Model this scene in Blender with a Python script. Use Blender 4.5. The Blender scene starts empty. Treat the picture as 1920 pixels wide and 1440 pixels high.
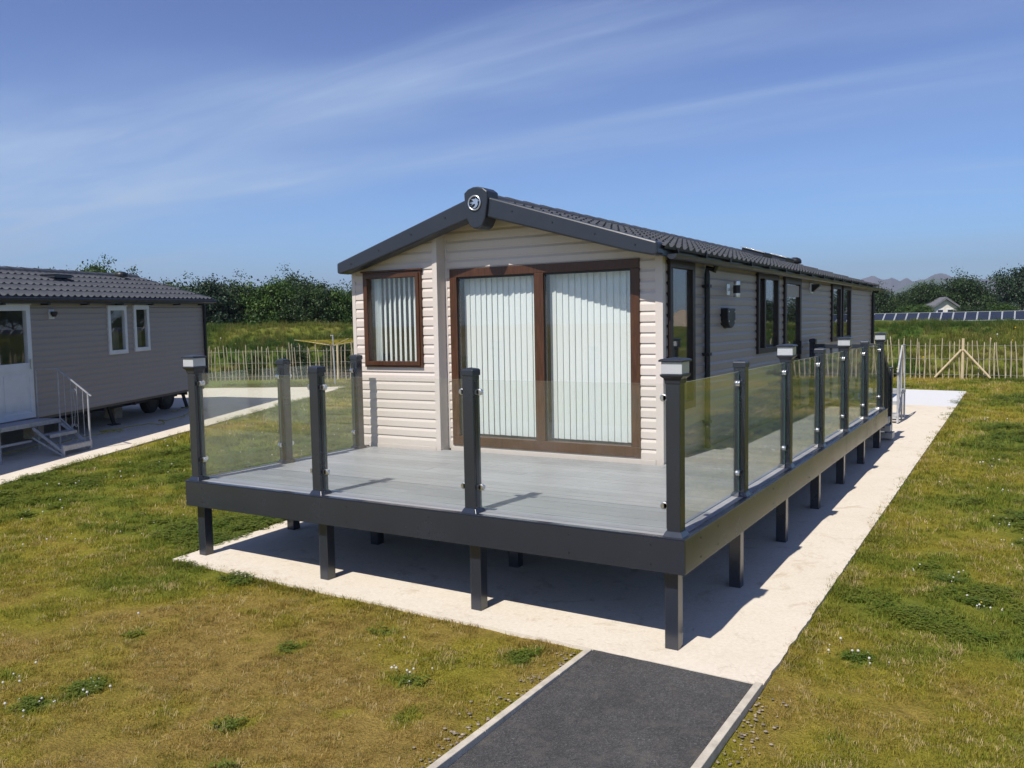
import bpy, math, random
import numpy as np
from mathutils import Vector, Matrix
random.seed(7); RNG=np.random.default_rng(7)
S=bpy.context.scene; COL=S.collection; PI=math.pi; R=math.radians

# ---------------------------------------------------------------- camera, world, sun, exposure
CP=Vector((2.0252,-5.5991,2.3666)); CF=Vector((-0.51738,0.85289,-0.06996)); CR=Vector((0.85551,0.51747,-0.01823)); CU=Vector((-0.02065,0.06929,0.99738)); FPX=1607.5
cd=bpy.data.cameras.new('camera'); cam=bpy.data.objects.new('camera',cd); COL.objects.link(cam)
m=Matrix((CR,CU,-CF)).transposed().to_4x4(); m.translation=CP; cam.matrix_world=m
cd.sensor_width=36; cd.lens=FPX/1920*36; cd.clip_start=.1; cd.clip_end=20000; S.camera=cam
SUN=Vector((-.07,-.742,1)).normalized()
W=bpy.data.worlds.new('World'); S.world=W; W.use_nodes=True
def build_world():
    nt=W.node_tree; N=nt.nodes; L=nt.links; N.clear()
    out=N.new('ShaderNodeOutputWorld'); bg=N.new('ShaderNodeBackground'); L.new(bg.outputs[0],out.inputs[0])
    sky=N.new('ShaderNodeTexSky'); sky.sky_type='NISHITA'; sky.sun_disc=False
    sky.sun_elevation=math.asin(SUN.z); sky.sun_rotation=math.atan2(SUN.x,SUN.y); sky.air_density=1.0; sky.dust_density=.15; sky.ozone_density=3.2
    bg.inputs[1].default_value=.105
    # thin cirrus on a high plane: direction / elevation, stretched noise
    tc=N.new('ShaderNodeTexCoord'); sep=N.new('ShaderNodeSeparateXYZ'); L.new(tc.outputs['Generated'],sep.inputs[0])
    def M(op,a,b=None,c=None):
        n=N.new('ShaderNodeMath'); n.operation=op
        for i,v in enumerate((a,b,c)):
            if v is None: continue
            if isinstance(v,(int,float)): n.inputs[i].default_value=v
            else: L.new(v,n.inputs[i])
        return n.outputs[0]
    z=M('MAXIMUM',M('ADD',sep.outputs[2],.06),.02)
    cx=N.new('ShaderNodeCombineXYZ'); L.new(M('DIVIDE',sep.outputs[0],z),cx.inputs[0]); L.new(M('DIVIDE',sep.outputs[1],z),cx.inputs[1])
    def noise(rot,sx,sy,scale,detail,rough,loc=(0,0,0),dist=0.):
        mp=N.new('ShaderNodeMapping'); mp.inputs['Rotation'].default_value=(0,0,R(rot)); mp.inputs['Scale'].default_value=(sx,sy,1); mp.inputs['Location'].default_value=loc
        L.new(cx.outputs[0],mp.inputs[0]); t=N.new('ShaderNodeTexNoise'); t.inputs['Scale'].default_value=scale; t.inputs['Detail'].default_value=detail; t.inputs['Roughness'].default_value=rough
        t.inputs['Distortion'].default_value=dist
        L.new(mp.outputs[0],t.inputs[0]); return t.outputs[0]
    def ss(v,a,b):
        n=N.new('ShaderNodeMapRange'); n.interpolation_type='SMOOTHSTEP'; L.new(v,n.inputs[0]); n.inputs[1].default_value=a; n.inputs[2].default_value=b; return n.outputs[0]
    fine=ss(noise(-8,.40,1.7,1.3,10,.62,(3,1,0),1.3),.28,.80)
    wisp=ss(noise(14,.5,2.6,2.6,10,.7,(1,6,0),1.6),.36,.80)
    veil=ss(noise(-14,.22,1.5,.9,8,.62,(7,4,0),.7),.42,.80)
    big=ss(noise(20,.5,.9,.7,3,.5,(2,9,0)),.35,.65)
    warp=M('MULTIPLY',M('SUBTRACT',noise(0,1,1,.9,4,.55,(5,5,0)),.5),.55)
    u=sp2=N.new('ShaderNodeSeparateXYZ'); L.new(cx.outputs[0],sp2.inputs[0]); U=sp2.outputs[0]; Vv=M('ADD',sp2.outputs[1],warp)
    un=M('DIVIDE',M('ADD',U,5.0),5.0)
    def curve(x,pts):
        r=N.new('ShaderNodeValToRGB'); r.color_ramp.interpolation='EASE'; e=r.color_ramp.elements
        while len(e)<len(pts): e.new(.5)
        for i,(p,v) in enumerate(pts): e[i].position=(p+5)/5; e[i].color=(v,v,v,1)
        L.new(x,r.inputs[0]); return r.outputs[0]
    def band(center,width,amp):
        d=M('DIVIDE',M('SUBTRACT',Vv,M('MULTIPLY',curve(un,center),5.)),curve(un,width)); return M('MULTIPLY',M('POWER',2.718,M('MULTIPLY',M('MULTIPLY',d,d),-1.)),curve(un,amp))
    b1=band([(-5,.46),(-3.6,.44),(-2.4,.46),(-2,.48),(-1.4,.505),(-.2,.525)],[(-5,1.0),(-3.5,.95),(-2.6,.50),(-1.5,.22),(0,.18)],[(-5,.95),(-3.4,.95),(-2.5,.75),(-1.4,.5),(-.2,.42)])
    b2=band([(-5,.60),(-4,.58),(-3,.62),(-1.85,.66),(-.5,.70)],[(-5,.40),(-3,.26),(-1.8,.34),(0,.4)],[(-5,.6),(-3,.60),(-1.85,.48),(-.6,.25)])
    dens=M('ADD',M('MULTIPLY',M('ADD',b1,b2),M('ADD',M('MULTIPLY',fine,.5),.30)),M('ADD',M('MULTIPLY',M('MULTIPLY',veil,big),CL['kv']),M('MULTIPLY',M('MULTIPLY',wisp,veil),.16)))
    dens=M('MULTIPLY',dens,CL['k'])
    dens=M('MINIMUM',dens,.85)
    mix=N.new('ShaderNodeMixRGB'); L.new(dens,mix.inputs[0]); L.new(sky.outputs[0],mix.inputs[1]); mix.inputs[2].default_value=CL['col']
    hs=N.new('ShaderNodeHueSaturation'); hs.inputs['Saturation'].default_value=CL['sat']; hs.inputs['Hue'].default_value=CL['hue']; L.new(sky.outputs[0],hs.inputs['Color']); 
    cr=N.new('ShaderNodeValToRGB'); e=cr.color_ramp.elements
    for i in range(3): e.new(.5)
    for i,(p,c) in enumerate(CL['grade']): e[i].position=p; e[i].color=(*c,1)
    L.new(sep.outputs[2],cr.inputs[0]); mu=N.new('ShaderNodeMixRGB'); mu.blend_type='MULTIPLY'; mu.inputs[0].default_value=1; L.new(hs.outputs[0],mu.inputs[1]); L.new(cr.outputs[0],mu.inputs[2]); L.new(mu.outputs[0],mix.inputs[1])
    L.new(mix.outputs[0],bg.inputs[0])
CL=dict(rot=35,sx=.22,sy=.75,s=.55,loc=(.9,2.3,0),k=.92,kv=.42,col=(4.6,6.1,8.3,1),sat=1.0,hue=.5,grade=[(0,(.66,.97,1.38)),(.09,(.64,1.01,1.48)),(.20,(.64,.82,1.20)),(.34,(.56,.65,1.04)),(.75,(.34,.40,.66))])
build_world()
sl=bpy.data.lights.new('sun','SUN'); sl.energy=5.0; sl.angle=R(.53); sl.color=(1,.95,.87); so=bpy.data.objects.new('sun',sl); COL.objects.link(so)
so.rotation_euler=SUN.to_track_quat('Z','Y').to_euler()
S.view_settings.view_transform='Standard'; S.view_settings.look='None'; S.view_settings.exposure=.11; S.view_settings.gamma=1; S.view_settings.use_curve_mapping=False
S.cycles.max_bounces=8; S.cycles.transparent_max_bounces=24; S.cycles.glossy_bounces=4; S.cycles.caustics_reflective=False; S.cycles.caustics_refractive=False

GX,GY=-.0111,.0198
HAZE=2.6e-4
def gz(x,y): return GX*x+GY*y
def aim(px,py,dist):          # a point at a horizontal distance, on a sight line of the photograph
    d=CF+CR*((px-960)/FPX)-CU*((py-720)/FPX); k=dist/math.hypot(d.x,d.y); return CP+d*k

# ---------------------------------------------------------------- tagging
def tag(o,label=None,cat=None,group=None,kind=None):
    if label: o['label']=label
    if cat: o['category']=cat
    if group: o['group']=group
    if kind: o['kind']=kind
    return o
def empty(name,loc,label,cat,group=None,rz=0):
    o=bpy.data.objects.new(name,None); COL.objects.link(o); o.location=loc; o.rotation_euler=(0,0,rz); o.empty_display_size=.2
    bpy.context.view_layer.update(); return tag(o,label,cat,group)

# ---------------------------------------------------------------- numpy value noise
_tab=RNG.random((256,256))
def vnoise(x,y):
    xi=np.floor(x).astype(int); yi=np.floor(y).astype(int); fx=x-xi; fy=y-yi; fx=fx*fx*(3-2*fx); fy=fy*fy*(3-2*fy)
    a=_tab[xi%256,yi%256]; b=_tab[(xi+1)%256,yi%256]; c=_tab[xi%256,(yi+1)%256]; d=_tab[(xi+1)%256,(yi+1)%256]
    return (a*(1-fx)+b*fx)*(1-fy)+(c*(1-fx)+d*fx)*fy
def fbm(x,y,o=4):
    x=np.asarray(x,float); y=np.asarray(y,float); s=0; a=.5; t=0
    for i in range(o): s=s+a*vnoise(x+17.3*i,y+9.1*i); t+=a; a*=.5; x=x*2.03; y=y*2.03
    return s/t

# ---------------------------------------------------------------- materials
class Mat:
    def __init__(s,name,base=(.5,.5,.5),rough=.6,spec=.5,metal=0.):
        s.m=bpy.data.materials.new(name); s.m.use_nodes=True; s.nt=s.m.node_tree; s.N=s.nt.nodes; s.L=s.nt.links
        s.b=s.N['Principled BSDF']; s.b.inputs['Base Color'].default_value=(*base,1); s.b.inputs['Roughness'].default_value=rough
        s.b.inputs['Specular IOR Level'].default_value=spec; s.b.inputs['Metallic'].default_value=metal; s.base=base
    def n(s,t,**k):
        n=s.N.new(t)
        for a,v in k.items(): setattr(n,a,v)
        return n
    def coords(s,kind='Object',scale=(1,1,1),rot=(0,0,0)):
        if kind=='World': g=s.n('ShaderNodeNewGeometry').outputs['Position']
        else: g=s.n('ShaderNodeTexCoord').outputs[kind]
        mp=s.n('ShaderNodeMapping'); mp.inputs['Scale'].default_value=scale; mp.inputs['Rotation'].default_value=rot; s.L.new(g,mp.inputs[0]); return mp.outputs[0]
    def noise(s,co,scale=5,detail=4,rough=.55,dist=0):
        t=s.n('ShaderNodeTexNoise'); t.inputs['Scale'].default_value=scale; t.inputs['Detail'].default_value=detail; t.inputs['Roughness'].default_value=rough; t.inputs['Distortion'].default_value=dist
        s.L.new(co,t.inputs['Vector']); return t.outputs[0]
    def ramp(s,f,stops):
        r=s.n('ShaderNodeValToRGB'); e=r.color_ramp.elements
        while len(e)<len(stops): e.new(.5)
        for i,(p,c) in enumerate(stops): e[i].position=p; e[i].color=(*c,1) if len(c)==3 else c
        s.L.new(f,r.inputs[0]); return r.outputs[0]
    def math(s,op,a,b=0.):
        n=s.n('ShaderNodeMath',operation=op)
        for i,v in enumerate((a,b)):
            if isinstance(v,(int,float)): n.inputs[i].default_value=v
            else: s.L.new(v,n.inputs[i])
        return n.outputs[0]
    def mix(s,f,a,b,mode='MIX'):
        n=s.n('ShaderNodeMixRGB',blend_type=mode)
        for i,v in enumerate((f,a,b)):
            if isinstance(v,(int,float)): n.inputs[i].default_value=v
            elif isinstance(v,tuple): n.inputs[i].default_value=(*v,1)
            else: s.L.new(v,n.inputs[i])
        return n.outputs[0]
    def col(s,c): s.L.new(c,s.b.inputs['Base Color'])
    def rgh(s,c): s.L.new(c,s.b.inputs['Roughness'])
    def bump(s,h,strength=.3,dist=.01):
        b=s.n('ShaderNodeBump'); b.inputs['Strength'].default_value=strength; b.inputs['Distance'].default_value=dist; s.L.new(h,b.inputs['Height']); s.L.new(b.outputs[0],s.b.inputs['Normal']); return b
def worn(name,base,rough,var=.12,scale=6,bump=.15,bscale=180,stretch=(1,1,1),spec=.5,bdist=.001):
    m=Mat(name,base,rough,spec); co=m.coords('World',stretch)
    n1=m.noise(co,scale,6,.6); lo=tuple(c*(1-var) for c in base); hi=tuple(min(1,c*(1+var)) for c in base)
    m.col(m.ramp(n1,[(.3,lo),(.7,hi)])); n2=m.noise(co,bscale,3,.6); m.bump(n2,bump,bdist)
    r=m.ramp(n1,[(.3,(rough*.85,)*3),(.7,(min(1,rough*1.2),)*3)]); m.rgh(r); return m.m
M_char=worn('charcoal_upvc',(.018,.023,.036),.24,.04,2.5,.06,260,spec=.9)
M_charroof=worn('charcoal_trim',(.026,.031,.042),.33,.05,4,.2,200)
M_black=worn('black_plastic',(.012,.012,.014),.45,.2,8,.1,100)
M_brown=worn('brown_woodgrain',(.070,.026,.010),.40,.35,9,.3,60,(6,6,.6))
M_steel=Mat('stainless_steel',(.70,.70,.70),.34,.5,1.).m
M_galv=worn('galvanised_steel',(.40,.41,.43),.5,.2,14,.2,90)
M_white=worn('white_upvc',(.72,.74,.77),.35,.05,5,.05,100)
M_chassis=worn('chassis_paint',(.02,.02,.022),.6,.3,8,.3,60)
M_tyre=worn('tyre_rubber',(.02,.02,.02),.8,.2,12,.4,60)
M_timber=worn('under_timber',(.05,.045,.04),.8,.2,8,.4,60)
M_lining=worn('interior_lining',(.16,.14,.12),.8,.1,3,.1,40)
def siding_mat(name,base):
    m=Mat(name,base,.42,.4); co=m.coords('World'); n=m.noise(co,2.2,5,.6); st=m.noise(m.coords('World',(14,14,.8)),1.5,5,.65)
    f=m.math('ADD',m.math('MULTIPLY',n,.5),m.math('MULTIPLY',st,.5))
    m.col(m.ramp(f,[(.3,tuple(c*.96 for c in base)),(.55,base),(.75,tuple(c*1.03 for c in base))]))
    gr=m.noise(m.coords('World',(3,3,60)),6,4,.6); m.bump(gr,.12,.002); return m.m
M_siding=siding_mat('cream_cladding',(.665,.585,.52))
M_sidingside=siding_mat('shade_grey_cladding',(.355,.31,.275))  # cream darkened: shade put into side wall colour; grey lodge shares it
M_trim=siding_mat('cream_trim',(.66,.585,.525))
def glass_mat(name,tint,film=.02):
    m=Mat(name); m.N.remove(m.b); out=m.N['Material Output']
    geo=m.n('ShaderNodeNewGeometry'); ior=m.n('ShaderNodeMix'); ior.data_type='FLOAT'
    m.L.new(geo.outputs['Backfacing'],ior.inputs[0]); ior.inputs[2].default_value=1.52; ior.inputs[3].default_value=1/1.52
    fr=m.n('ShaderNodeFresnel'); m.L.new(ior.outputs[0],fr.inputs['IOR'])
    tr=m.n('ShaderNodeBsdfTransparent'); tr.inputs[0].default_value=(*tint,1); gl=m.n('ShaderNodeBsdfGlossy'); gl.inputs['Roughness'].default_value=0.0; gl.inputs['Color'].default_value=(1,1,1,1)
    bp=m.n('ShaderNodeBump'); bp.inputs['Strength'].default_value=.02; bp.inputs['Distance'].default_value=.01; m.L.new(m.noise(m.coords('World'),1.4,2,.5),bp.inputs['Height']); m.L.new(bp.outputs[0],gl.inputs['Normal'])
    mx=m.n('ShaderNodeMixShader'); m.L.new(fr.outputs[0],mx.inputs[0]); m.L.new(tr.outputs[0],mx.inputs[1]); m.L.new(gl.outputs[0],mx.inputs[2])
    df=m.n('ShaderNodeBsdfDiffuse'); df.inputs[0].default_value=(.82,.84,.84,1); sm=m.ramp(m.noise(m.coords('World',(1,1,1)),2.6,6,.65,.8),[(.35,(film*.5,)*3),(.7,(film*1.5,)*3)]); m2=m.n('ShaderNodeMixShader'); m.L.new(sm,m2.inputs[0]); m.L.new(mx.outputs[0],m2.inputs[1]); m.L.new(df.outputs[0],m2.inputs[2]); m.L.new(m2.outputs[0],out.inputs[0]); return m.m
M_glass=glass_mat('balustrade_glass',(.972,.986,.981),.020)
M_pane=glass_mat('window_glass',(.985,.995,.99),.010)
m=Mat('glass_edge',(.10,.19,.16),.12); M_gedge=m.m; M_gtop=Mat('glass_lit_edge',(.55,.66,.62),.12).m  # paler second colour paints the bright line of light along the top edge
def blind():
    m=Mat('blind_fabric',(.87,.90,.88),.8,.2); m.col(m.mix(.5,(.87,.90,.88),m.ramp(m.noise(m.coords('World',(60,60,60)),4,3),[(.3,(.82,.86,.84)),(.7,(.89,.92,.90))])))
    tr=m.n('ShaderNodeBsdfTranslucent'); tr.inputs[0].default_value=(.6,.62,.58,1); mx=m.n('ShaderNodeMixShader'); mx.inputs[0].default_value=.1
    out=m.N['Material Output']; m.L.new(m.b.outputs[0],mx.inputs[1]); m.L.new(tr.outputs[0],mx.inputs[2]); m.L.new(mx.outputs[0],out.inputs[0]); return m.m
M_blind=blind()
def lens():
    m=Mat('lamp_lens',(.60,.62,.65),.12,.9); co=m.coords('World',(160,160,5)); m.bump(m.noise(co,1,2),.5,.004); m.b.inputs['Transmission Weight'].default_value=.15; return m.m
M_lens=lens()
def decking():
    m=Mat('grey_composite_decking',(.30,.31,.32),.5,.4); g=m.n('ShaderNodeNewGeometry'); co=m.coords('World')
    n=m.noise(co,1.3,6,.65); big=m.ramp(n,[(.3,(.31,.315,.325)),(.7,(.42,.425,.43))])
    isl=m.ramp(g.outputs['Random Per Island'],[(0,(.84,.84,.84)),(1,(1.08,1.08,1.08))]); c=m.mix(1.,big,isl,'MULTIPLY')
    gn=m.noise(m.coords('World',(1.2,60,1)),4,5,.65); c=m.mix(.35,c,m.ramp(gn,[(.3,(.25,.26,.265)),(.7,(.42,.43,.44))])); m.col(c)
    w=m.n('ShaderNodeTexWave',wave_type='BANDS',bands_direction='Y'); w.inputs['Scale'].default_value=16; m.L.new(co,w.inputs[0]); b=m.bump(w.outputs[0],.25,.002); m.rgh(m.ramp(n,[(.3,(.38,)*3),(.7,(.55,)*3)])); return m.m
M_deck=decking()
def concrete():
    m=Mat('pale_concrete',(.66,.585,.50),.9,.2); co=m.coords('World'); n=m.noise(co,.9,8,.65,.3); f=m.noise(co,38,5,.7)
    c=m.ramp(n,[(.25,(.62,.53,.40)),(.45,(.71,.62,.475)),(.75,(.76,.69,.56))]); c=m.mix(.35,c,m.ramp(f,[(.3,(.52,.46,.40)),(.7,(.86,.80,.74))]))
    st=m.noise(co,2.3,6,.7,1.5); c=m.mix(m.ramp(st,[(.56,(0,0,0)),(.68,(.5,)*3)]),c,(.46,.35,.23)); dk=m.noise(co,5.5,7,.75,.8); c=m.mix(m.ramp(dk,[(.58,(0,0,0)),(.74,(.55,)*3)]),c,(.33,.27,.20))
    sep=m.n('ShaderNodeSeparateXYZ'); m.L.new(co,sep.inputs[0]); far=m.n('ShaderNodeMapRange'); m.L.new(sep.outputs[1],far.inputs[0]); far.inputs[1].default_value=15.95; far.inputs[2].default_value=16.05
    c2=m.mix(far.outputs[0],c,(.66,.66,.67)); m.col(c2); m.bump(m.noise(co,60,6,.7),.35,.004); return m.m
M_conc=concrete()
def tarmac():
    m=Mat('tarmac',(.05,.05,.053),.9,.3); co=m.coords('World'); n=m.noise(co,1.6,5,.6); v=m.n('ShaderNodeTexVoronoi'); v.inputs['Scale'].default_value=130; m.L.new(co,v.inputs[0])
    c=m.ramp(n,[(.3,(.070,.068,.068)),(.7,(.108,.104,.100))]); sp=m.ramp(v.outputs['Color'],[(.0,(.45,)*3),(.7,(1.0,)*3),(.93,(1.5,)*3),(1,(2.6,)*3)]); c=m.mix(1,c,sp,'MULTIPLY')
    c=m.mix(m.ramp(m.noise(co,9,4,.6),[(.52,(0,0,0)),(.70,(.55,)*3)]),c,(.12,.108,.095)); c=m.mix(m.ramp(m.noise(co,3.2,7,.7,1.2),[(.60,(0,0,0)),(.66,(.3,)*3)]),c,(.16,.14,.12))
    m.col(c); m.bump(v.outputs['Distance'],.9,.006); return m.m
M_tarmac=tarmac()
M_edging=worn('concrete_edging',(.54,.48,.39),.9,.18,12,.5,90,bdist=.003)
def vcol_ground(name,rough=.95):
    m=Mat(name,(.2,.2,.1),rough,.1); a=m.n('ShaderNodeVertexColor'); a.layer_name='tint'; co=m.coords('World'); f=m.noise(co,55,6,.7); g=m.noise(co,14,4,.6)
    c=m.mix(.75,a.outputs[0],m.ramp(f,[(.25,(.25,.25,.25)),(.5,(.9,.9,.9)),(.75,(1.55,1.5,1.4))]),'MULTIPLY'); c=m.mix(.5,c,m.ramp(g,[(.3,(.6,)*3),(.7,(1.3,)*3)]),'MULTIPLY'); m.col(c); m.bump(f,1.,.03); return m.m
M_ground=vcol_ground('turf_soil')
def inst_mat(name,attr='tint',trans=.35,rough=.6,flat=None,spec=.25,jit=.25):
    m=Mat(name,(.1,.2,.03),rough,spec)
    if flat: c=None; m.b.inputs['Base Color'].default_value=(*flat,1); src=flat
    else:
        a=m.n('ShaderNodeAttribute',attribute_type='INSTANCER',attribute_name=attr); g=m.n('ShaderNodeNewGeometry')
        src=m.mix(1.,a.outputs['Color'],m.ramp(g.outputs['Random Per Island'],[(0,(1-jit*1.6,)*3),(1,(1+jit*1.8,)*3)]),'MULTIPLY'); m.col(src)
    tr=m.n('ShaderNodeBsdfTranslucent'); mx=m.n('ShaderNodeMixShader'); mx.inputs[0].default_value=trans
    if flat: tr.inputs[0].default_value=(*flat,1)
    else: m.L.new(src,tr.inputs[0])
    m.L.new(m.b.outputs[0],mx.inputs[1]); m.L.new(tr.outputs[0],mx.inputs[2]); m.L.new(mx.outputs[0],m.N['Material Output'].inputs[0]); return m.m
M_blade=inst_mat('grass_blade',trans=.42); M_flower=inst_mat('clover_flower',flat=(.75,.72,.66),trans=.3); M_yellow=inst_mat('yellow_flower',flat=(.75,.55,.04),trans=.3)
def leaf_mat(name,dark,mid,light,trans=.3):
    m=Mat(name,mid,.5,.35); a=m.n('ShaderNodeAttribute',attribute_name='v'); c=m.ramp(a.outputs['Fac'],[(.0,dark),(.5,mid),(1.,light)]); m.col(c)
    tr=m.n('ShaderNodeBsdfTranslucent'); m.L.new(c,tr.inputs[0]); mx=m.n('ShaderNodeMixShader'); mx.inputs[0].default_value=trans
    m.L.new(m.b.outputs[0],mx.inputs[1]); m.L.new(tr.outputs[0],mx.inputs[2]); m.L.new(mx.outputs[0],m.N['Material Output'].inputs[0]); return m.m
M_leafD=leaf_mat('dark_hedge_leaf',(.008,.017,.007),(.034,.070,.020),(.13,.18,.055))
M_leafG=leaf_mat('green_leaf',(.014,.034,.007),(.055,.115,.018),(.18,.26,.05))
M_leafB=leaf_mat('bluish_leaf',(.009,.020,.012),(.030,.062,.030),(.13,.18,.10))
M_bark=worn('bark',(.09,.075,.06),.9,.3,6,.6,30,bdist=.01)
M_pale=worn('weathered_chestnut',(.44,.37,.26),.85,.35,7,.5,50,(3,3,.6),bdist=.003)
M_stake=worn('peeled_timber',(.58,.47,.30),.8,.2,7,.5,50,(3,3,.6),bdist=.003)
M_wire=worn('fence_wire',(.30,.30,.30),.5)
M_rooft=worn('grey_roof_tile',(.062,.066,.074),.55,.2,7,.5,140,bdist=.003)
M_hose=worn('yellow_hose',(.35,.30,.04),.5)
M_line=worn('yellow_line',(.42,.33,.03),.6)
M_panel=worn('solar_cell',(.022,.028,.045),.2,.2,3,.02,50)
M_alu=worn('aluminium_frame',(.48,.50,.52),.4,.06)
M_render=worn('white_render',(.72,.68,.58),.9,.06)
M_slate=worn('slate_roof',(.16,.16,.18),.7,.15)
M_sand=worn('sand_heap',(.42,.34,.25),.95,.25,1.2,.8,9,bdist=.1)

# ---------------------------------------------------------------- mesh builder
class MB:
    def __init__(s): s.v=[]; s.f=[]; s.mi=[]; s.T=None
    def pt(s,p):
        p=Vector(p); 
        if s.T is not None: p=s.T@p
        s.v.append(tuple(p)); return len(s.v)-1
    def face(s,ids,mi=0): s.f.append(tuple(ids)); s.mi.append(mi)
    def quad(s,a,b,c,d,mi=0): s.face([s.pt(a),s.pt(b),s.pt(c),s.pt(d)],mi)
    def box(s,x0,x1,y0,y1,z0,z1,mi=0,side_mi=None,skip=''):
        i=[s.pt(p) for p in ((x0,y0,z0),(x1,y0,z0),(x1,y1,z0),(x0,y1,z0),(x0,y0,z1),(x1,y0,z1),(x1,y1,z1),(x0,y1,z1))]
        for n,q in (('b',(0,3,2,1)),('t',(4,5,6,7)),('f',(0,1,5,4)),('r',(1,2,6,5)),('k',(2,3,7,6)),('l',(3,0,4,7))):
            if n in skip: continue
            s.face([i[k] for k in q],mi if side_mi is None or n not in side_mi[0] else side_mi[1])
    def prism(s,prof,z0,z1,mi=0):      # prof in xy (ccw)
        a=[s.pt((x,y,z0)) for x,y in prof]; b=[s.pt((x,y,z1)) for x,y in prof]; n=len(prof)
        s.face(a[::-1],mi); s.face(b,mi)
        for i in range(n): s.face([a[i],a[(i+1)%n],b[(i+1)%n],b[i]],mi)
    def beam(s,a,b,w,h,mi=0,up=(0,0,1)):
        a=Vector(a); b=Vector(b); d=(b-a).normalized(); u=Vector(up)
        if abs(d.dot(u))>.98: u=Vector((0,1,0))
        r=d.cross(u).normalized()*w/2; t=r.cross(d).normalized()*h/2; i=[]
        for p in (a,b):
            for q in (-r-t,r-t,r+t,-r+t): i.append(s.pt(p+q))
        for q in ((0,1,2,3),(7,6,5,4),(0,4,5,1),(1,5,6,2),(2,6,7,3),(3,7,4,0)): s.face([i[k] for k in q],mi)
    def tube(s,pts,r,n=8,mi=0,cap=True,rr=None):
        pts=[Vector(p) for p in pts]; rings=[]; prev=None
        for k,p in enumerate(pts):
            d=(pts[min(k+1,len(pts)-1)]-pts[max(k-1,0)]).normalized()
            if prev is None:
                u=Vector((0,0,1)) if abs(d.z)<.9 else Vector((1,0,0)); a=d.cross(u).normalized()
            else: a=(prev-d*prev.dot(d)).normalized()
            prev=a; b=d.cross(a); q=rr[k] if rr else r
            rings.append([s.pt(p+a*q*math.cos(2*PI*j/n)+b*q*math.sin(2*PI*j/n)) for j in range(n)])
        for x,y in zip(rings,rings[1:]):
            for j in range(n): s.face([x[j],x[(j+1)%n],y[(j+1)%n],y[j]],mi)
        if cap: s.face(rings[0][::-1],mi); s.face(rings[-1],mi)
    def lathe(s,prof,n=24,mi=0,axis=None):     # prof (r,z)
        rings=[]
        for r_,z_ in prof:
            rings.append([s.pt((r_*math.cos(2*PI*j/n),r_*math.sin(2*PI*j/n),z_)) for j in range(n)])
        for x,y in zip(rings,rings[1:]):
            for j in range(n): s.face([x[j],x[(j+1)%n],y[(j+1)%n],y[j]],mi)
        s.face(rings[0][::-1],mi); s.face(rings[-1],mi)
    def build(s,name,mat,parent=None,bevel=0,smooth=False,loc=None):
        me=bpy.data.meshes.new(name); 
        v=[Vector(p) for p in s.v]
        o=bpy.data.objects.new(name,me); COL.objects.link(o)
        if loc is not None:
            L_=Vector(loc); v=[p-L_ for p in v]; o.location=L_
        me.from_pydata([tuple(p) for p in v],[],s.f)
        mats=mat if isinstance(mat,(list,tuple)) else [mat]
        for q in mats: me.materials.append(q)
        me.polygons.foreach_set('material_index',s.mi); me.validate(); me.update()
        if smooth: me.polygons.foreach_set('use_smooth',[True]*len(me.polygons))
        if parent is not None: o.parent=parent; o.matrix_parent_inverse=parent.matrix_world.inverted()
        if bevel:
            b=o.modifiers.new('bevel','BEVEL'); b.width=bevel; b.segments=2; b.limit_method='ANGLE'
        return o
def kids(o): return [c for c in bpy.data.objects if c.parent==o]
def copy_tree(o,delta,rz=0,label=None,parent=None,group=None):
    c=o.copy(); COL.objects.link(c)
    if parent is None: c.location=Vector(o.location)+Vector(delta); c.rotation_euler=(0,0,rz)
    else: c.parent=parent
    if label: c['label']=label
    for k in kids(o): copy_tree(k,delta,0,None,c)
    return c

# ---------------------------------------------------------------- shiplap cladding with openings
PITCH=.1135
def siding(mb,zb,zt,lim,ops=(),lip=.014,mi=0):
    """lim(z)->(u0,u1); ops: (u0,u1,z0,z1); points go to mb as (u,-out,z) before mb.T"""
    prof=[(0,.014,.068,.0145),(.068,.0145,.080,.010),(.080,.010,.096,.003),(.096,.003,PITCH,.0015)]
    cuts=sorted({round(z,5) for o in ops for z in (o[2],o[3])})
    def iv(zm):
        a=[(-1e9,1e9)]
        for u0,u1,z0,z1 in ops:
            if z0<=zm<=z1:
                b=[]
                for p,q in a:
                    if u1<=p or u0>=q: b.append((p,q))
                    else:
                        if u0>p: b.append((p,u0))
                        if u1<q: b.append((u1,q))
                a=b
        return a
    def strip(za,oa,zc,oc,zm):
        la=lim(za); lc=lim(zc)
        for p,q in iv(zm):
            a0,a1=max(p,la[0]),min(q,la[1]); c0,c1=max(p,lc[0]),min(q,lc[1])
            if a1-a0<=1e-4 and c1-c0<=1e-4: continue
            if a1<a0: a0=a1=(a0+a1)/2
            if c1<c0: c0=c1=(c0+c1)/2
            mb.quad((a0,-oa,za),(a1,-oa,za),(c1,-oc,zc),(c0,-oc,zc),mi)
    z=zb
    while z<zt-1e-4:
        strip(z,.0015,z+1e-4,lip,z+5e-5)
        for d0,o0,d1,o1 in prof:
            a,b=z+d0+1e-4*(d0==0),min(z+d1,zt)
            if a>=zt: break
            ks=[a]+[c for c in cuts if a<c<b]+[b]
            for k0,k1 in zip(ks,ks[1:]):
                f=lambda t:o0+(o1-o0)*(t-z-d0)/(d1-d0)
                strip(k0,f(k0),k1,f(k1),(k0+k1)/2)
        z+=PITCH
def frameT(origin,udir,out):     # local (u,y,z): y=-out
    u=Vector((*udir,0)).normalized(); n=Vector((*out,0)).normalized()
    return Matrix(((u.x,-n.x,0,origin[0]),(u.y,-n.y,0,origin[1]),(0,0,1,origin[2] if len(origin)>2 else 0),(0,0,0,1)))
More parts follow.
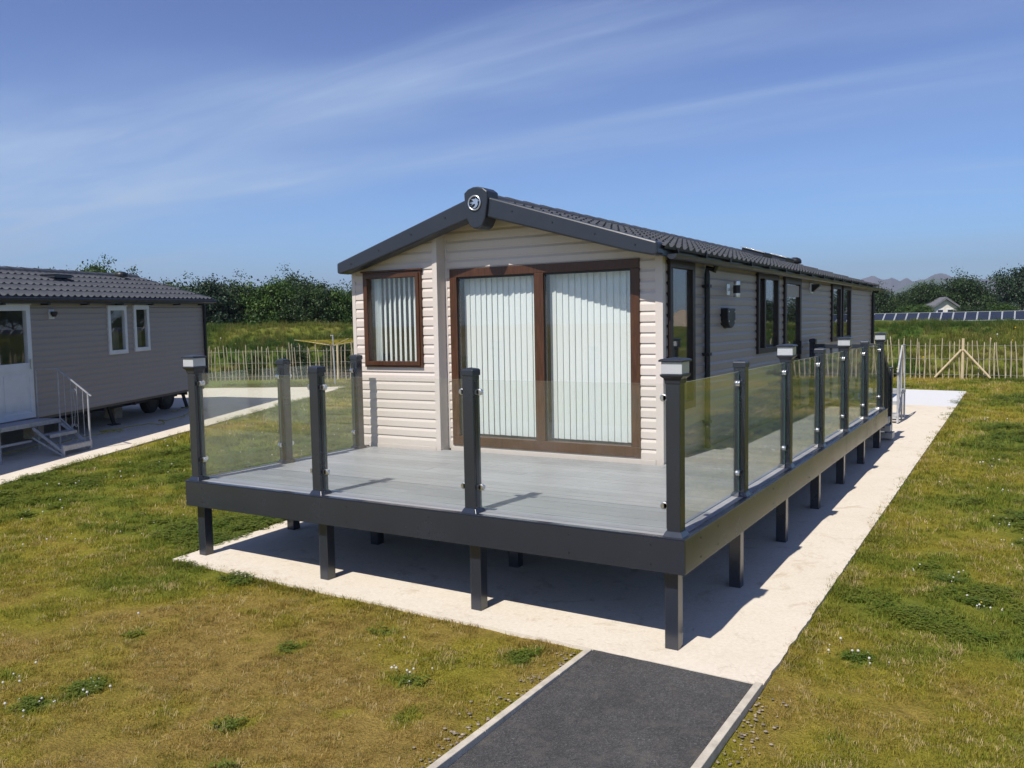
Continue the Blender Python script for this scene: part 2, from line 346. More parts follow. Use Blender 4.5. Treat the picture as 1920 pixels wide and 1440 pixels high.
def tiles(mb,T,length,slope,drop,mi=0,per=.20,course=.41,amp=.009,lip=.034):
    """metal pantile sheet: u along the eave, v from ridge (0) to eave (slope), falling by drop per unit of plan run"""
    nu=int(length/per*8); vs=[]; v=0.
    nc=max(1,round(slope/course)); cw=slope/nc
    for k in range(nc): vs+= [(k*cw+.001,0.),((k+.5)*cw,lip*.5),((k+1)*cw-.001,lip)]
    u=np.linspace(0,length,nu+1); ph=(u/per)%1.; wave=amp*(np.where(ph<.62,np.sin(PI*ph/.62),-.45*np.sin(PI*(ph-.62)/.38)))
    ca=1/math.sqrt(1+drop*drop); sa=drop*ca; rows=[]
    for v,l in vs:
        row=[]
        sc=.8
        for a,w in zip(u,wave):
            cr_=max(0.,w/amp)**1.5; h=l*(.12+.88*cr_)+w*sc; row.append(mb.pt(T@Vector((a,-(v*ca+h*sa),-(v*sa)+h*ca))))
        rows.append(row)
    for r0,r1 in zip(rows,rows[1:]):
        for i in range(nu): mb.face([r0[i],r0[i+1],r1[i+1],r1[i]],mi)
    # closed front edge
    low=[mb.pt(T@Vector((a,-(slope*ca-.01),-(slope*sa)-.02))) for a in u]
    for i in range(nu): mb.face([rows[-1][i],rows[-1][i+1],low[i+1],low[i]],mi)

def window(parent,T,u0,u1,z0,z1,frame_mat,fw=.07,depth=.05,mull=(),pane_mat=None,name='window',hood=True,rail=(),back=.03,blinds=None,solid=None,sash=False):
    mb=MB(); mb.T=T; d=-depth
    mb.box(u0,u1,d,back,z1-fw,z1); mb.box(u0,u1,d,back,z0,z0+fw); mb.box(u0,u0+fw,d+.001,back,z0+fw,z1-fw); mb.box(u1-fw,u1,d+.001,back,z0+fw,z1-fw)
    for a,w in mull: mb.box(a-w/2,a+w/2,d+.002,back,z0+fw,z1-fw)
    for a,w in rail: mb.box(u0+fw,u1-fw,d+.003,back-.002,a-w/2,a+w/2)
    if hood: mb.box(u0-.02,u1+.02,d-.018,d+.03,z1+.002,z1+.022)
    f=mb.build(name,frame_mat,parent,bevel=.004)
    if sash:
        s=MB(); s.T=T; g=.025; w=.05; s.box(u0+g,u1-g,d-.016,d-.001,z1-g-w,z1-g); s.box(u0+g,u1-g,d-.016,d-.001,z0+g,z0+g+w); s.box(u0+g,u0+g+w,d-.0155,d-.001,z0+g+w,z1-g-w); s.box(u1-g-w,u1-g,d-.0155,d-.001,z0+g+w,z1-g-w); s.build('sash',frame_mat,f,bevel=.003)
    us=[u0+fw]+[a for a,_ in mull]+[u1-fw]
    for a,b in zip(us,us[1:]):
        p=MB(); p.T=T; lo=z0+fw if solid is None else solid
        p.box(a-.01,b+.01,-.012,-.004,lo-.01,z1-fw+.01); p.build('pane',pane_mat or M_pane,f)
    return f
def vblind(parent,T,u0,u1,z0,z1,pitch,width,ang,dep=.10,start=0):
    mb=MB(); mb.T=T; u=u0+start; k=0; ca,sa=math.cos(R(ang)),math.sin(R(ang))
    while u<u1:
        jit=random.uniform(-2.5,2.5); ca,sa=math.cos(R(ang+jit)),math.sin(R(ang+jit)); h=width/2; n=4; pts=[]
        for i in range(n+1):
            t=-h+width*i/n; c=.004*(1-(t/h)**2); pts.append((u+t*ca-c*sa,dep+t*sa+c*ca))
        bt=z0+random.uniform(0,.004)
        for (a,b),(c_,d_) in zip(pts,pts[1:]): mb.quad((a,b,bt),(c_,d_,bt),(c_,d_,z1),(a,b,z1))
        u+=pitch
    mb.box(u0,u1,dep-.02,dep+.02,z1,z1+.03)
    return mb.build('vertical_blind',M_blind,parent)

def torus_pts(r,n,z=0): return [(r*math.cos(2*PI*i/n),r*math.sin(2*PI*i/n),z) for i in range(n+1)]

# ---------------------------------------------------------------- main holiday lodge
XL,XR=-5.42,-1.30; XC=-3.335; YW,YF,YB=2.79,2.95,16.6; ZF=.86; RZ=3.80; SL=.312
def under(x): return RZ-.09-SL*abs(x-XC)
def rlim(z): h=(RZ-.09-z)/SL; return XC-h,XC+h
lodge=empty('static_caravan',((XL+XR)/2,YF,.6),'cream clad holiday lodge with brown patio doors behind the glass sided deck','holiday lodge')
DX0,DX1,DZ0,DZ1=-4.0,-1.545,.905,3.035
WX0,WX1,WZ0,WZ1=-5.215,-4.305,1.855,3.035
# front walls
mb=MB(); mb.T=frameT((0,YW),(1,0),(0,-1))
def lw(z): a,b=rlim(z); return max(XL+.05,a),min(-4.13,b)
siding(mb,ZF+.03,3.5,lw,[(WX0+.01,WX1-.01,WZ0+.01,WZ1-.01)])
mb.T=frameT((0,YF),(1,0),(0,-1))
def rw(z): a,b=rlim(z); return max(-4.085,a),min(XR-.06,b)
siding(mb,ZF+.03,3.72,rw,[(DX0+.01,DX1-.01,DZ0+.01,DZ1-.01)])
mb.T=None
mb.build('wall',M_siding,lodge); tag(bpy.data.objects['wall'],'cream front wall with shiplap boards')
mb=MB(); 
mb.prism([(XL,YW-.020),(XL+.055,YW-.020),(XL+.055,YW+.05),(XL,YW+.05)],ZF-.05,under(XL)-.0)      # left corner trim
mb.prism([(-4.145,YW-.022),(-4.075,YW-.022),(-4.075,YF+.03),(-4.145,YF+.03)],ZF-.05,under(-4.11))
mb.prism([(-4.072,YF-.018),(-4.045,YF-.018),(-4.045,YF+.03),(-4.072,YF+.03)],ZF,under(-4.1))
mb.prism([(XR-.07,YF-.020),(XR+.016,YF-.020),(XR+.016,YF+.06),(XR-.07,YF+.06)],ZF-.05,under(XR))
mb.box(-4.04,XR-.072,YF-.021,YF+.01,ZF-.045,ZF+.028); mb.box(XL+.058,-4.148,YW-.021,YW+.01,ZF-.045,ZF+.028)
mb.build('corner_trim',M_trim,lodge,bevel=.004)
# side, left and back walls
mb=MB(); mb.T=frameT((XR,0),(0,1),(1,0))
SW=[(3.07,3.86,1.38,3.02),(6.50,7.65,1.88,3.02),(8.03,9.12,.92,3.02),(11.72,12.62,1.91,3.02),(12.80,13.72,1.91,3.02)]
siding(mb,ZF-.12,3.14,lambda z:(YF+.06,YB-.10),[(a+.01,b-.01,c+.01,d-.01) for a,b,c,d in SW])
mb.box(YF+.05,YB,-.02,.01,3.10,3.16)
mb.build('wall',M_sidingside,lodge)
mb=MB(); mb.T=frameT((XL,0),(0,-1),(-1,0)); siding(mb,ZF-.12,3.14,lambda z:(-YB,-YW-.05))
mb.T=frameT((0,YB),(-1,0),(0,1)); siding(mb,ZF-.12,3.7,lambda z:(max(-XR,-rlim(z)[1]),min(-XL,-rlim(z)[0])))
mb.T=None; mb.box(XR-.12,XR+.018,YB-.10,YB+.02,ZF-.12,3.15)
mb.build('wall',M_sidingside,lodge)
# interior: floor, partition, ceiling, linings
mb=MB(); mb.box(XL+.05,XR-.05,YF+.08,YB-.1,ZF-.18,ZF-.02); mb.box(XL+.06,-4.2,YW+.08,YF+.079,ZF-.18,ZF-.02); mb.build('floor',M_lining,lodge)
mb=MB(); mb.box(XL+.06,XR-.06,6.05,6.12,ZF-.01,3.13); mb.box(XL+.06,XR-.06,10.2,10.27,ZF-.01,3.13); mb.box(XL+.06,XR-.06,YF+.12,YB-.12,3.135,3.16); mb.box(-2.9,-2.86,6.13,10.19,ZF-.01,3.13); mb.build('partition',M_lining,lodge)
mb=MB(); mb.box(XL+.3,XL+.5,YW+.3,YB-.3,.45,ZF-.18); mb.box(XR-.5,XR-.3,YW+.3,YB-.3,.45,ZF-.18)
for y in (4.0,7.5,11,15): 
    for x in (XL+.4,XR-.4): mb.box(x-.2,x+.2,y-.2,y+.2,gz(x,y)-.05,.449)
mb.build('chassis',M_chassis,lodge)
# patio doors
T=frameT((0,YF),(1,0),(0,-1)); mid=-2.77
mb=MB(); mb.T=T; fw=.10
mb.box(DX0,DX1,-.03,.06,DZ1-fw,DZ1); mb.box(DX0,DX1,-.032,.06,DZ0,DZ0+.115); mb.box(DX0,DX0+fw,-.031,.06,DZ0+.115,DZ1-fw); mb.box(DX1-fw,DX1,-.031,.06,DZ0+.115,DZ1-fw); mb.box(mid-.06,mid+.06,-.029,.06,DZ0+.115,DZ1-fw)
door=mb.build('patio_door',M_brown,lodge,bevel=.005)
mb=MB(); mb.T=T
for a,b in ((DX0+fw,mid-.06),(mid+.06,DX1-fw)):
    mb.box(a,b,-.006,.02,DZ1-fw-.022,DZ1-fw-.001); mb.box(a,a+.014,-.006,.02,DZ0+.116,DZ1-fw-.023); mb.box(b-.014,b,-.006,.02,DZ0+.116,DZ1-fw-.023)
mb.build('gasket',M_black,door)
for a,b in ((DX0+fw,mid-.06),(mid+.06,DX1-fw)):
    p=MB(); p.T=T; p.box(a-.01,b+.01,.002,.010,DZ0+.10,DZ1-fw+.01); p.build('pane',M_pane,door)
vblind(door,T,DX0+.145,mid-.02,DZ0+.13,DZ1-.07,.0787,.089,-11,.13); vblind(door,T,mid+.10,DX1-.04,DZ0+.13,DZ1-.07,.0787,.089,-11,.13)
# front left window
T=frameT((0,YW),(1,0),(0,-1))
w=window(lodge,T,WX0,WX1,WZ0,WZ1,M_brown,fw=.075,depth=.045,sash=True)
vblind(w,T,WX0+.14,WX1-.05,WZ0+.06,WZ1-.06,.078,.089,-35,.12)
mb=MB(); mb.T=T; 
for k in range(4): mb.box(WX0+.085+k*.013,WX0+.09+k*.013,.08,.165,WZ0+.06,WZ1-.06)
mb.build('vertical_blind',M_blind,w)
# side windows and door
M_brownS=worn('shaded_brown_frame',(.022,.011,.008),.42,.3,9,.3,60,(6,6,.6))  # woodgrain brown darkened, shade painted into the side frames and door
T=frameT((XR,0),(0,1),(1,0))
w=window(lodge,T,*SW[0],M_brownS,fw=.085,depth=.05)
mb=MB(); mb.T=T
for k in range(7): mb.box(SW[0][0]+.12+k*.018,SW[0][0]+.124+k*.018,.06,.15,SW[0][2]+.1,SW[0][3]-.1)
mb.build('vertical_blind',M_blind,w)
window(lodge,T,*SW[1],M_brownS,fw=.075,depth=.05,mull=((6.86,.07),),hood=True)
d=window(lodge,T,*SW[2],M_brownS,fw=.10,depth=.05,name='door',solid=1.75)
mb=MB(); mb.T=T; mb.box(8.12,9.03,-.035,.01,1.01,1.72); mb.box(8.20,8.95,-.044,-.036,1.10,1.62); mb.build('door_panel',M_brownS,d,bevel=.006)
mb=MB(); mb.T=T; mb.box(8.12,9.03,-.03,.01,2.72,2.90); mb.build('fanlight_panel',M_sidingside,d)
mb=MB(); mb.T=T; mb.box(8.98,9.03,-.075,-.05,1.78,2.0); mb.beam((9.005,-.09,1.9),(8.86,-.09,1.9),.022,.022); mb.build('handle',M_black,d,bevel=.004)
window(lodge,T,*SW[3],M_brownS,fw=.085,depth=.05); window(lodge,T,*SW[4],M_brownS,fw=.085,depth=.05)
# lamps, vent, letter flap on the side wall
mb=MB(); mb.T=T; mb.box(5.10,5.22,-.03,.0,2.68,2.82); mb.beam((5.16,-.03,2.75),(5.16,-.10,2.75),.03,.03); wl=mb.build('wall_lamp',M_steel,lodge,bevel=.003)
mb=MB(); mb.T=T@Matrix.Translation((5.16,-.135,2.65)); mb.lathe([(.04,0),(.042,.02),(.042,.18),(.04,.2)],20); mb.build('lamp_tube',M_steel,wl,smooth=False)
mb=MB(); mb.T=T@Matrix.Translation((5.16,-.135,2.70)); mb.lathe([(.0445,0),(.0445,.1)],20); mb.build('lamp_band',M_black,wl)
mb=MB(); mb.T=T; mb.box(9.90,10.06,-.035,.0,2.80,2.98); wl=mb.build('wall_lamp',M_white,lodge,bevel=.004)
mb=MB(); 
mb.T=T@Matrix(((0,0,1,9.91),(1,0,0,0),(0,1,0,0),(0,0,0,1))); mb.prism([(-.036,2.955),(-.17,2.955),(-.17,2.92),(-.07,2.83),(-.036,2.83)],0,.14); mb.build('bulkhead_shade',M_black,wl)
mb=MB(); mb.T=T@Matrix(((1,0,0,5.07),(0,0,-1,0),(0,1,0,2.40),(0,0,0,1)))
prof=[(-.16,.11),(-.16,-.03),(-.13,-.085),(-.07,-.12),(0,-.135),(.07,-.12),(.13,-.085),(.16,-.03),(.16,.11)]
mb.prism(prof,.015,.10); mb.prism([(a*1.12,b*1.1) for a,b in prof],.0,.018); fv=mb.build('flue_cover',M_black,lodge,bevel=.008)
for a,b in ((4.95,2.47),(4.95,2.35),(5.19,2.47),(5.19,2.35)): mb=MB(); mb.T=T; mb.box(a-.008,a+.008,-.106,-.1,b-.008,b+.008); mb.build('screw',M_steel,fv)
mb=MB(); mb.T=T; mb.prism([(5.03,2.29),(5.11,2.29),(5.09,2.36),(5.05,2.36)],0,0) if False else None
# roof
def barge_prof(sgn):
    e=2.135
    top=lambda d:RZ+.03-SL*d; pts=[]
    return [(XC+sgn*.0,top(0)),(XC+sgn*e,top(e)),(XC+sgn*e,top(e)-.125),(XC+sgn*(e-.05),top(e)-.135),(XC+sgn*(e-.30),top(e-.30)-.175),(XC+sgn*0,top(0)-.235)]
for sgn in (-1,1):
    P=barge_prof(sgn); mb=MB()
    a=[mb.pt((x,2.56,z)) for x,z in P]; b=[mb.pt((x,2.74,z)) for x,z in P]; o=1 if sgn>0 else -1
    mb.face(a[::-1] if sgn>0 else a); mb.face(b if sgn>0 else b[::-1])
    for i in range(6): q=[a[i],a[(i+1)%6],b[(i+1)%6],b[i]]; mb.face(q if sgn>0 else q[::-1])
    bb=mb.build('bargeboard',M_charroof,lodge,bevel=.018)
    for d in (.45,.95,1.45,1.9): mb=MB(); mb.tube([(XC+sgn*d,2.56,RZ-.06-SL*d),(XC+sgn*d,2.553,RZ-.06-SL*d)],.008,8); mb.build('screw',M_black,bb)
def soffit(mb,x0,x1): mb.quad((x0,2.74,under(x0)+.002),(x1,2.74,under(x1)+.002),(x1,YB+.35,under(x1)+.002),(x0,YB+.35,under(x0)+.002))
mb=MB(); ev=2.10
for a,b in ((XC-ev,XC),(XC,XC+ev)): soffit(mb,a,b)
for s_ in (-1,1):
    e=XC+s_*ev; mb.box(min(e,e+s_*.012),max(e,e+s_*.012),2.745,YB+.35,under(e)-.02,RZ-.02-SL*ev+.0)
mb.build('soffit',M_charroof,lodge)
mb=MB(); RL=YB+.36-2.70
TR=Matrix(((0,-1,0,XC),(1,0,0,2.70),(0,0,1,RZ),(0,0,0,1))); TLm=Matrix(((0,1,0,XC),(1,0,0,2.70),(0,0,1,RZ),(0,0,0,1)))
sl_=2.17*math.sqrt(1+SL*SL)
tiles(mb,TR,RL,sl_,SL); 
roof=mb.build('roof',M_rooft,lodge,smooth=False)
mb=MB(); tiles(mb,TLm,RL,sl_,SL); mb.build('roof',M_rooft,lodge)
mb=MB(); 
pr=[(-.15,-.05),(-.11,.012),(-.05,.045),(0,.055),(.05,.045),(.11,.012),(.15,-.05)]
y=2.74
while y<YB+.3:
    y2=min(y+.42,YB+.36); a=[mb.pt((XC+p,y,RZ+q+.012)) for p,q in pr]; b=[mb.pt((XC+p,y2+.02,RZ+q)) for p,q in pr]
    for i in range(6): mb.face([a[i],a[i+1],b[i+1],b[i]])
    mb.face(a); y=y2
mb.build('ridge_cap',M_rooft,roof)
# centre badge piece
ys=2.52
prof=[(-.175,.045),(-.165,-.10),(-.135,-.26),(-.095,-.335),(-.035,-.368),(.03,-.37),(.09,-.34),(.135,-.26),(.165,-.10),(.175,.045),(.11,.09),(.03,.108),(-.04,.108),(-.115,.088)]
mb=MB(); mb.T=Matrix(((1,0,0,XC),(0,0,1,0),(0,1,0,RZ),(0,0,0,1))); P_=[(a*.90,b*.97) for a,b in prof]; mb.prism(P_[::-1],ys,2.76); 
badge=mb.build('gable_finial',M_charroof,lodge,bevel=.014)
TB=Matrix(((1,0,0,XC-.01),(0,0,-1,ys),(0,1,0,RZ-.075),(0,0,0,1)))
mb=MB(); mb.T=TB; mb.tube(torus_pts(.078,40,.008)[:-1]+[(.078,0,.008)],.010,8,cap=False)
eb=mb.build('emblem_ring',M_steel,badge,smooth=True)
bird=[(-.92,.02),(-.45,.10),(-.12,.20),(-.30,.42),(-.55,.58),(-.10,.62),(.12,.55),(.30,.78),(.42,.55),(.72,.62),(.58,.38),(.95,.30),(.62,.12),(.66,-.25),(.45,-.60),(.10,-.82),(-.35,-.80),(-.05,-.62),(.16,-.38),(.10,-.12),(-.20,-.20),(-.62,-.42),(-.30,-.10)]
mb=MB(); mb.T=TB; k=.072; mb.prism([(a*k,b*k) for a,b in bird][::-1],.002,.012); mb.build('bird_emblem',M_steel,badge)
# gutter with brackets and downpipes
mb=MB(); gx=XC+2.17+.045; gzv=RZ-SL*2.17-.075
arc=[(gx+.055*math.cos(t),gzv+.055*math.sin(t)) for t in [PI+PI*i/8 for i in range(9)]]
a=[mb.pt((x,2.76,z)) for x,z in arc]; b=[mb.pt((x,YB+.36,z)) for x,z in arc]; a2=[mb.pt((gx+(x-gx)*.88,2.76,gzv+(z-gzv)*.88)) for x,z in arc]; b2=[mb.pt((gx+(x-gx)*.88,YB+.36,gzv+(z-gzv)*.88)) for x,z in arc]
for i in range(8): mb.face([a[i],a[i+1],b[i+1],b[i]]); mb.face([a2[i+1],a2[i],b2[i],b2[i+1]])
mb.face([a[0],a2[0],b2[0],b[0]]); mb.face([a[8],b[8],b2[8],a2[8]]); mb.face(a); mb.face(b)
mb.build('gutter',M_charroof,lodge)
y=3.05; pbr=[(XR+.012,3.13),(XR+.012,3.035),(XR+.07,3.045),(gx-.03,gzv-.04),(gx-.03,3.13)]
while y<YB+.2:
    mb=MB(); a=[mb.pt((x,y-.012,z)) for x,z in pbr]; b=[mb.pt((x,y+.012,z)) for x,z in pbr]; mb.face(a); mb.face(b[::-1])
    for i in range(5): mb.face([a[i],b[i],b[(i+1)%5],a[(i+1)%5]])
    mb.build('gutter_bracket',M_black,lodge); y+=.92
for yy in (4.25,YB-.04):
    mb=MB(); mb.tube([(gx-.02,yy,gzv-.05),(gx-.03,yy,gzv-.10),(XR+.06,yy,2.98),(XR+.055,yy,2.9),(XR+.055,yy,ZF-.1)],.034,12)
    for z in (2.75,1.95,1.15): mb.box(XR+.0,XR+.095,yy-.045,yy+.045,z,z+.035)
    mb.build('downpipe',M_black,lodge)
# skylights on the right slope
for y,l,x in ((12.5,.72,-3.02),(14.55,.8,-3.05)):
    mb=MB(); T=Matrix.Translation((x,y,RZ-SL*(x-XC)+.04))@Matrix.Rotation(math.atan(SL),4,'Y'); mb.T=T; mb.box(-.24,.24,0,l,-.03,.07); mb.box(-.27,.27,-.03,l+.03,.071,.085)
    s=mb.build('skylight',M_charroof,roof,bevel=.01); mb=MB(); mb.T=T; mb.box(-.20,.20,.05,l-.05,.086,.094); mb.build('skylight_dome',M_lens,roof,bevel=.01)
mb=MB(); mb.T=Matrix.Translation((-3.0,16.2,RZ-SL*(.33)+.02)); mb.lathe([(.16,0),(.16,.07),(.13,.12),(.06,.15)],20); mb.build('roof_vent',M_black,roof,smooth=True)

# ---------------------------------------------------------------- raised deck with glass balustrade
H=.8522; DW=5.2443; RH=.2531; YE=9.80; O=.0962; WALK=XR+.03
deck=empty('raised_deck',(-DW/2,1.4,0),'raised grey deck with charcoal fascia, glass panels and lamp posts round the cream lodge','deck')
mb=MB(); y=.052; bw=.139
while y<YE-.06:
    y2=min(y+bw,YE-.052)
    segs=[(-DW+.052,-.052)]
    if y2>YW-.02: segs=[(-4.07,-.052)]
    if y2>YF-.02: segs=[(WALK,-.052)]
    for a,b in segs:
        cut=[a]
        if b-a>3.5: cut.append(a+1.7+1.6*((int(y*10)*7)%3)/3+.1)
        cut.append(b)
        for c0,c1 in zip(cut,cut[1:]): mb.box(c0+.0015,c1-.0015,y+.0032,y2-.0032,H-.026,H+random.uniform(-.0008,.0008))
    y=y2
mb.build('deck_boards',M_deck,deck)
mb=MB(); mb.box(-DW+.03,-.03,.03,YW-.05,H-.034,H-.028); mb.box(WALK,-.03,YW-.049,YE-.03,H-.034,H-.028)  # added sheets under the boards, blocking light through the gaps
for k in range(9): yy=.3+k*.33; mb.box(-DW+.05,-.05,yy,yy+.045,H-.19,H-.035)
for x in (-1.15,-.65): mb.box(x,x+.045,3.1,YE-.05,H-.19,H-.035)
mb.build('joists_and_light_block',M_timber,deck)
# fascia boards and top trim
mb=MB(); mb.box(-DW,.0,.0,.02,H-RH,H-.006); mb.build('fascia_board',M_char,deck,bevel=.004)
for a,b in ((.0205,6.09),(6.096,YE)): mb=MB(); mb.box(-.02,.0,a,b,H-RH,H-.006); f=mb.build('fascia_board',M_char,deck,bevel=.003)
mb=MB(); mb.box(-DW,-DW+.02,.0205,YW-.03,H-RH,H-.006); mb.build('fascia_board',M_char,deck,bevel=.004)
mb=MB(); mb.box(WALK,-.021,YE-.02,YE,H-RH,H-.006); mb.build('fascia_board',M_char,deck,bevel=.003)
mb=MB(); mb.box(-DW-.004,.004,-.004,.05,H-.0055,H+.004); mb.box(-.05,.004,.0505,YE,H-.0055,H+.004); mb.box(-DW-.004,-DW+.05,.0505,YW-.03,H-.0055,H+.004); mb.build('edge_trim',M_char,deck,bevel=.002)
for yy in (.35,.75,2.4,3.9,5.2,7.4):
    for z in (H-.06,H-.2): mb=MB(); mb.tube([(0,yy,z),(.0025,yy,z)],.006,6); mb.build('screw',M_black,deck)
for x in (-.25,-.9,-2.2,-3.1,-4.4,-5.0):
    for z in (H-.06,H-.2): mb=MB(); mb.tube([(x,0,z),(x,-.0025,z)],.006,6); mb.build('screw',M_black,deck)
# balustrade posts
PH=1.155; hw=.051
def post(x,y,light=False,clamps=(),parent=deck,name='balustrade_post',z=H+.004,ph=PH):
    mb=MB(); mb.box(x-hw,x+hw,y-hw,y+hw,z,z+ph-.02); p=mb.build(name,M_char,parent,bevel=.006)
    mb=MB(); a=hw+.004; b=hw+.022
    i=[mb.pt((x+sx*b,y+sy*b,z)) for sx,sy in ((-1,-1),(1,-1),(1,1),(-1,1))]; j=[mb.pt((x+sx*a,y+sy*a,z+.035)) for sx,sy in ((-1,-1),(1,-1),(1,1),(-1,1))]
    for k in range(4): mb.face([i[k],i[(k+1)%4],j[(k+1)%4],j[k]])
    mb.face(j); mb.build('base_trim',M_char,p,bevel=.002)
    sq=((-1,-1),(1,-1),(1,1),(-1,1))
    def ringset(prs):
        mb=MB(); rs=[[mb.pt((x+sx*w,y+sy*w,zz)) for sx,sy in sq] for w,zz in prs]
        for r0,r1 in zip(rs,rs[1:]):
            for k in range(4): mb.face([r0[k],r0[(k+1)%4],r1[(k+1)%4],r1[k]])
        mb.face(rs[0][::-1]); mb.face(rs[-1]); return mb
    t=z+ph
    if not light:
        ringset([(hw+.006,t-.05),(hw+.006,t-.008),(hw-.002,t+.003),(.006,t+.013)]).build('post_cap',M_charroof,p,bevel=.003)
    else:
        t-=.045
        l=ringset([(hw+.005,t-.035),(hw+.007,t-.015),(.062,t),(.082,t+.018),(.084,t+.032)]).build('lamp_collar',M_charroof,p,bevel=.003)
        ringset([(.076,t+.033),(.076,t+.118)]).build('lamp_lens',M_lens,p,bevel=.004)
        ringset([(.090,t+.119),(.091,t+.130),(.078,t+.138),(.01,t+.148)]).build('lamp_lid',M_charroof,p,bevel=.002)
    for dx,dy in clamps:
        for zc in (z+.205,z+.972):
            mb=MB(); cx,cy=x+dx*(hw+.033),y+dy*(hw+.033)
            n=Vector((abs(dy),abs(dx),0))           # glass normal
            mb.tube([Vector((cx,cy,zc))-n*.017,Vector((cx,cy,zc))-n*.015,Vector((cx,cy,zc))+n*.015,Vector((cx,cy,zc))+n*.017],.026,20,rr=[.022,.026,.026,.022])
            mb.beam((x+dx*hw,y+dy*hw,zc),(cx,cy,zc),.034 if abs(dx) else .034,.036)
            mb.build('glass_clamp',M_steel,p,smooth=False)
    return p
xs=[-DW+O,-3.489,-1.816,-O]; ss=[1.680,3.282,4.879,6.446,8.053,9.602]; yl=[1.286,2.504]
post(xs[0],O,True,((1,0),(0,1))); post(xs[1],O,False,((-1,0),(1,0))); post(xs[2],O,False,((-1,0),(1,0))); post(xs[3],O,True,((-1,0),(0,1)))
for i,y in enumerate(ss): post(-O,y,i%2==1,((0,-1),(0,1)) if i<5 else ((0,-1),))
post(xs[0],yl[0],False,((0,-1),(0,1))); post(xs[0],yl[1],False,((0,-1),))
def gpanel(a,b,z0=H+.045,z1=H+1.075):
    mb=MB(); a=Vector((*a,0)); b=Vector((*b,0)); d=(b-a).normalized(); n=Vector((-d.y,d.x,0))*.005; c=[]
    for p in (a,b):
        for q in (-n,n):
            for z in (z0,z1): c.append(mb.pt((p.x+q.x,p.y+q.y,z)))
    # c: a-,z0 a-,z1 a+,z0 a+,z1 b-,.. 
    mb.face([c[0],c[4],c[5],c[1]],0); mb.face([c[2],c[3],c[7],c[6]],0)
    mb.face([c[1],c[5],c[7],c[3]],2); mb.face([c[0],c[2],c[6],c[4]],1); mb.face([c[0],c[1],c[3],c[2]],1); mb.face([c[4],c[6],c[7],c[5]],1)
    mb.build('glass_panel',[M_glass,M_gedge,M_gtop],deck)
g=hw+.018
for a,b in zip(xs,xs[1:]): gpanel((a+g,O),(b-g,O))
yy=[O]+ss
for a,b in zip(yy,yy[1:]): gpanel((-O,a+g),(-O,b-g))
for a,b in ((O,yl[0]),(yl[0],yl[1])): gpanel((xs[0],a+g),(xs[0],b-g))
# support legs
def leg(x,y,z1=H-RH+.003): mb=MB(); mb.box(x-.05,x+.05,y-.05,y+.05,gz(x,y)+.01,z1); mb.build('leg',M_char,deck,bevel=.004)
for x in (xs[0]-.01,xs[1],xs[2],-.137): leg(x,.152)
for y in ss: leg(-.137,y)
for x,y in ((-5.09,1.30),(-3.84,1.27),(-2.14,1.28),(-.137-1.05,3.4),(-1.19,5.0)): leg(x,y,H-.19)
# end balustrade of vinyl pickets, and timber look stair beyond
post(-1.19,YE-.09,False); 
mb=MB(); mb.box(-1.139,-.147,9.675,9.745,H+1.0,H+1.075); mb.box(-1.139,-.147,9.68,9.74,H+.09,H+.14); mb.build('handrail',M_charroof,deck,bevel=.004)
for k in range(7): mb=MB(); x=-1.03+k*.138; mb.box(x-.018,x+.018,9.692,9.728,H+.14,H+1.0); mb.build('baluster',M_charroof,deck)
nx,ny=-.10,10.72
mb=MB(); z0=gz(nx,ny)+.01; mb.box(nx-.05,nx+.05,ny-.05,ny+.05,z0,1.46); np_=mb.build('newel_post',M_char,deck,bevel=.005); mb=MB(); mb.box(nx-.057,nx+.057,ny-.057,ny+.057,1.46,1.485); mb.build('post_cap',M_charroof,np_,bevel=.004)
mb=MB(); mb.beam((-.10,9.66,H+1.02),(-.10,10.68,1.36),.05,.075); mb.build('handrail',M_charroof,deck,bevel=.004)
for k in range(5):
    f=(k+.7)/5.3; mb=MB(); yk=9.66+1.02*f; zt=H+1.0+(1.34-H-1.0)*f; mb.box(-.118,-.082,yk-.018,yk+.018,zt-.92,zt); mb.build('baluster',M_charroof,deck)
mb=MB()
for xx in (-.10,-1.15): mb.beam((xx,9.80,H-.14),(xx,10.78,.30),.03,.20)
mb.build('stair_stringer',M_char,deck)
for k in range(3):
    mb=MB(); zt=H-.16*(k+1)-.01; yk=9.82+k*.28; mb.box(-1.2,-.02,yk,yk+.29,zt-.03,zt); mb.box(-1.2,-.018,yk-.0,yk+.02,zt-.10,zt-.031); mb.box(-.017,.0,yk,yk+.29,zt-.10,zt+.002); mb.build('stair_tread',M_deck,deck,bevel=.003)

# ---------------------------------------------------------------- second lodge, steps, hose
EU=Vector((-.387,.922)).normalized(); EN=Vector((.922,.387)).normalized(); TILT=.018
LC=-11.29
def LP(s,out,z): p=EU*s+EN*(LC+out); return Vector((p.x,p.y,z))
S0,S1=3.4,14.60
lodge2=empty('static_caravan',tuple(LP(9,-1.8,.5)),'mushroom grey lodge with white door and white window frames, left of the deck','holiday lodge')
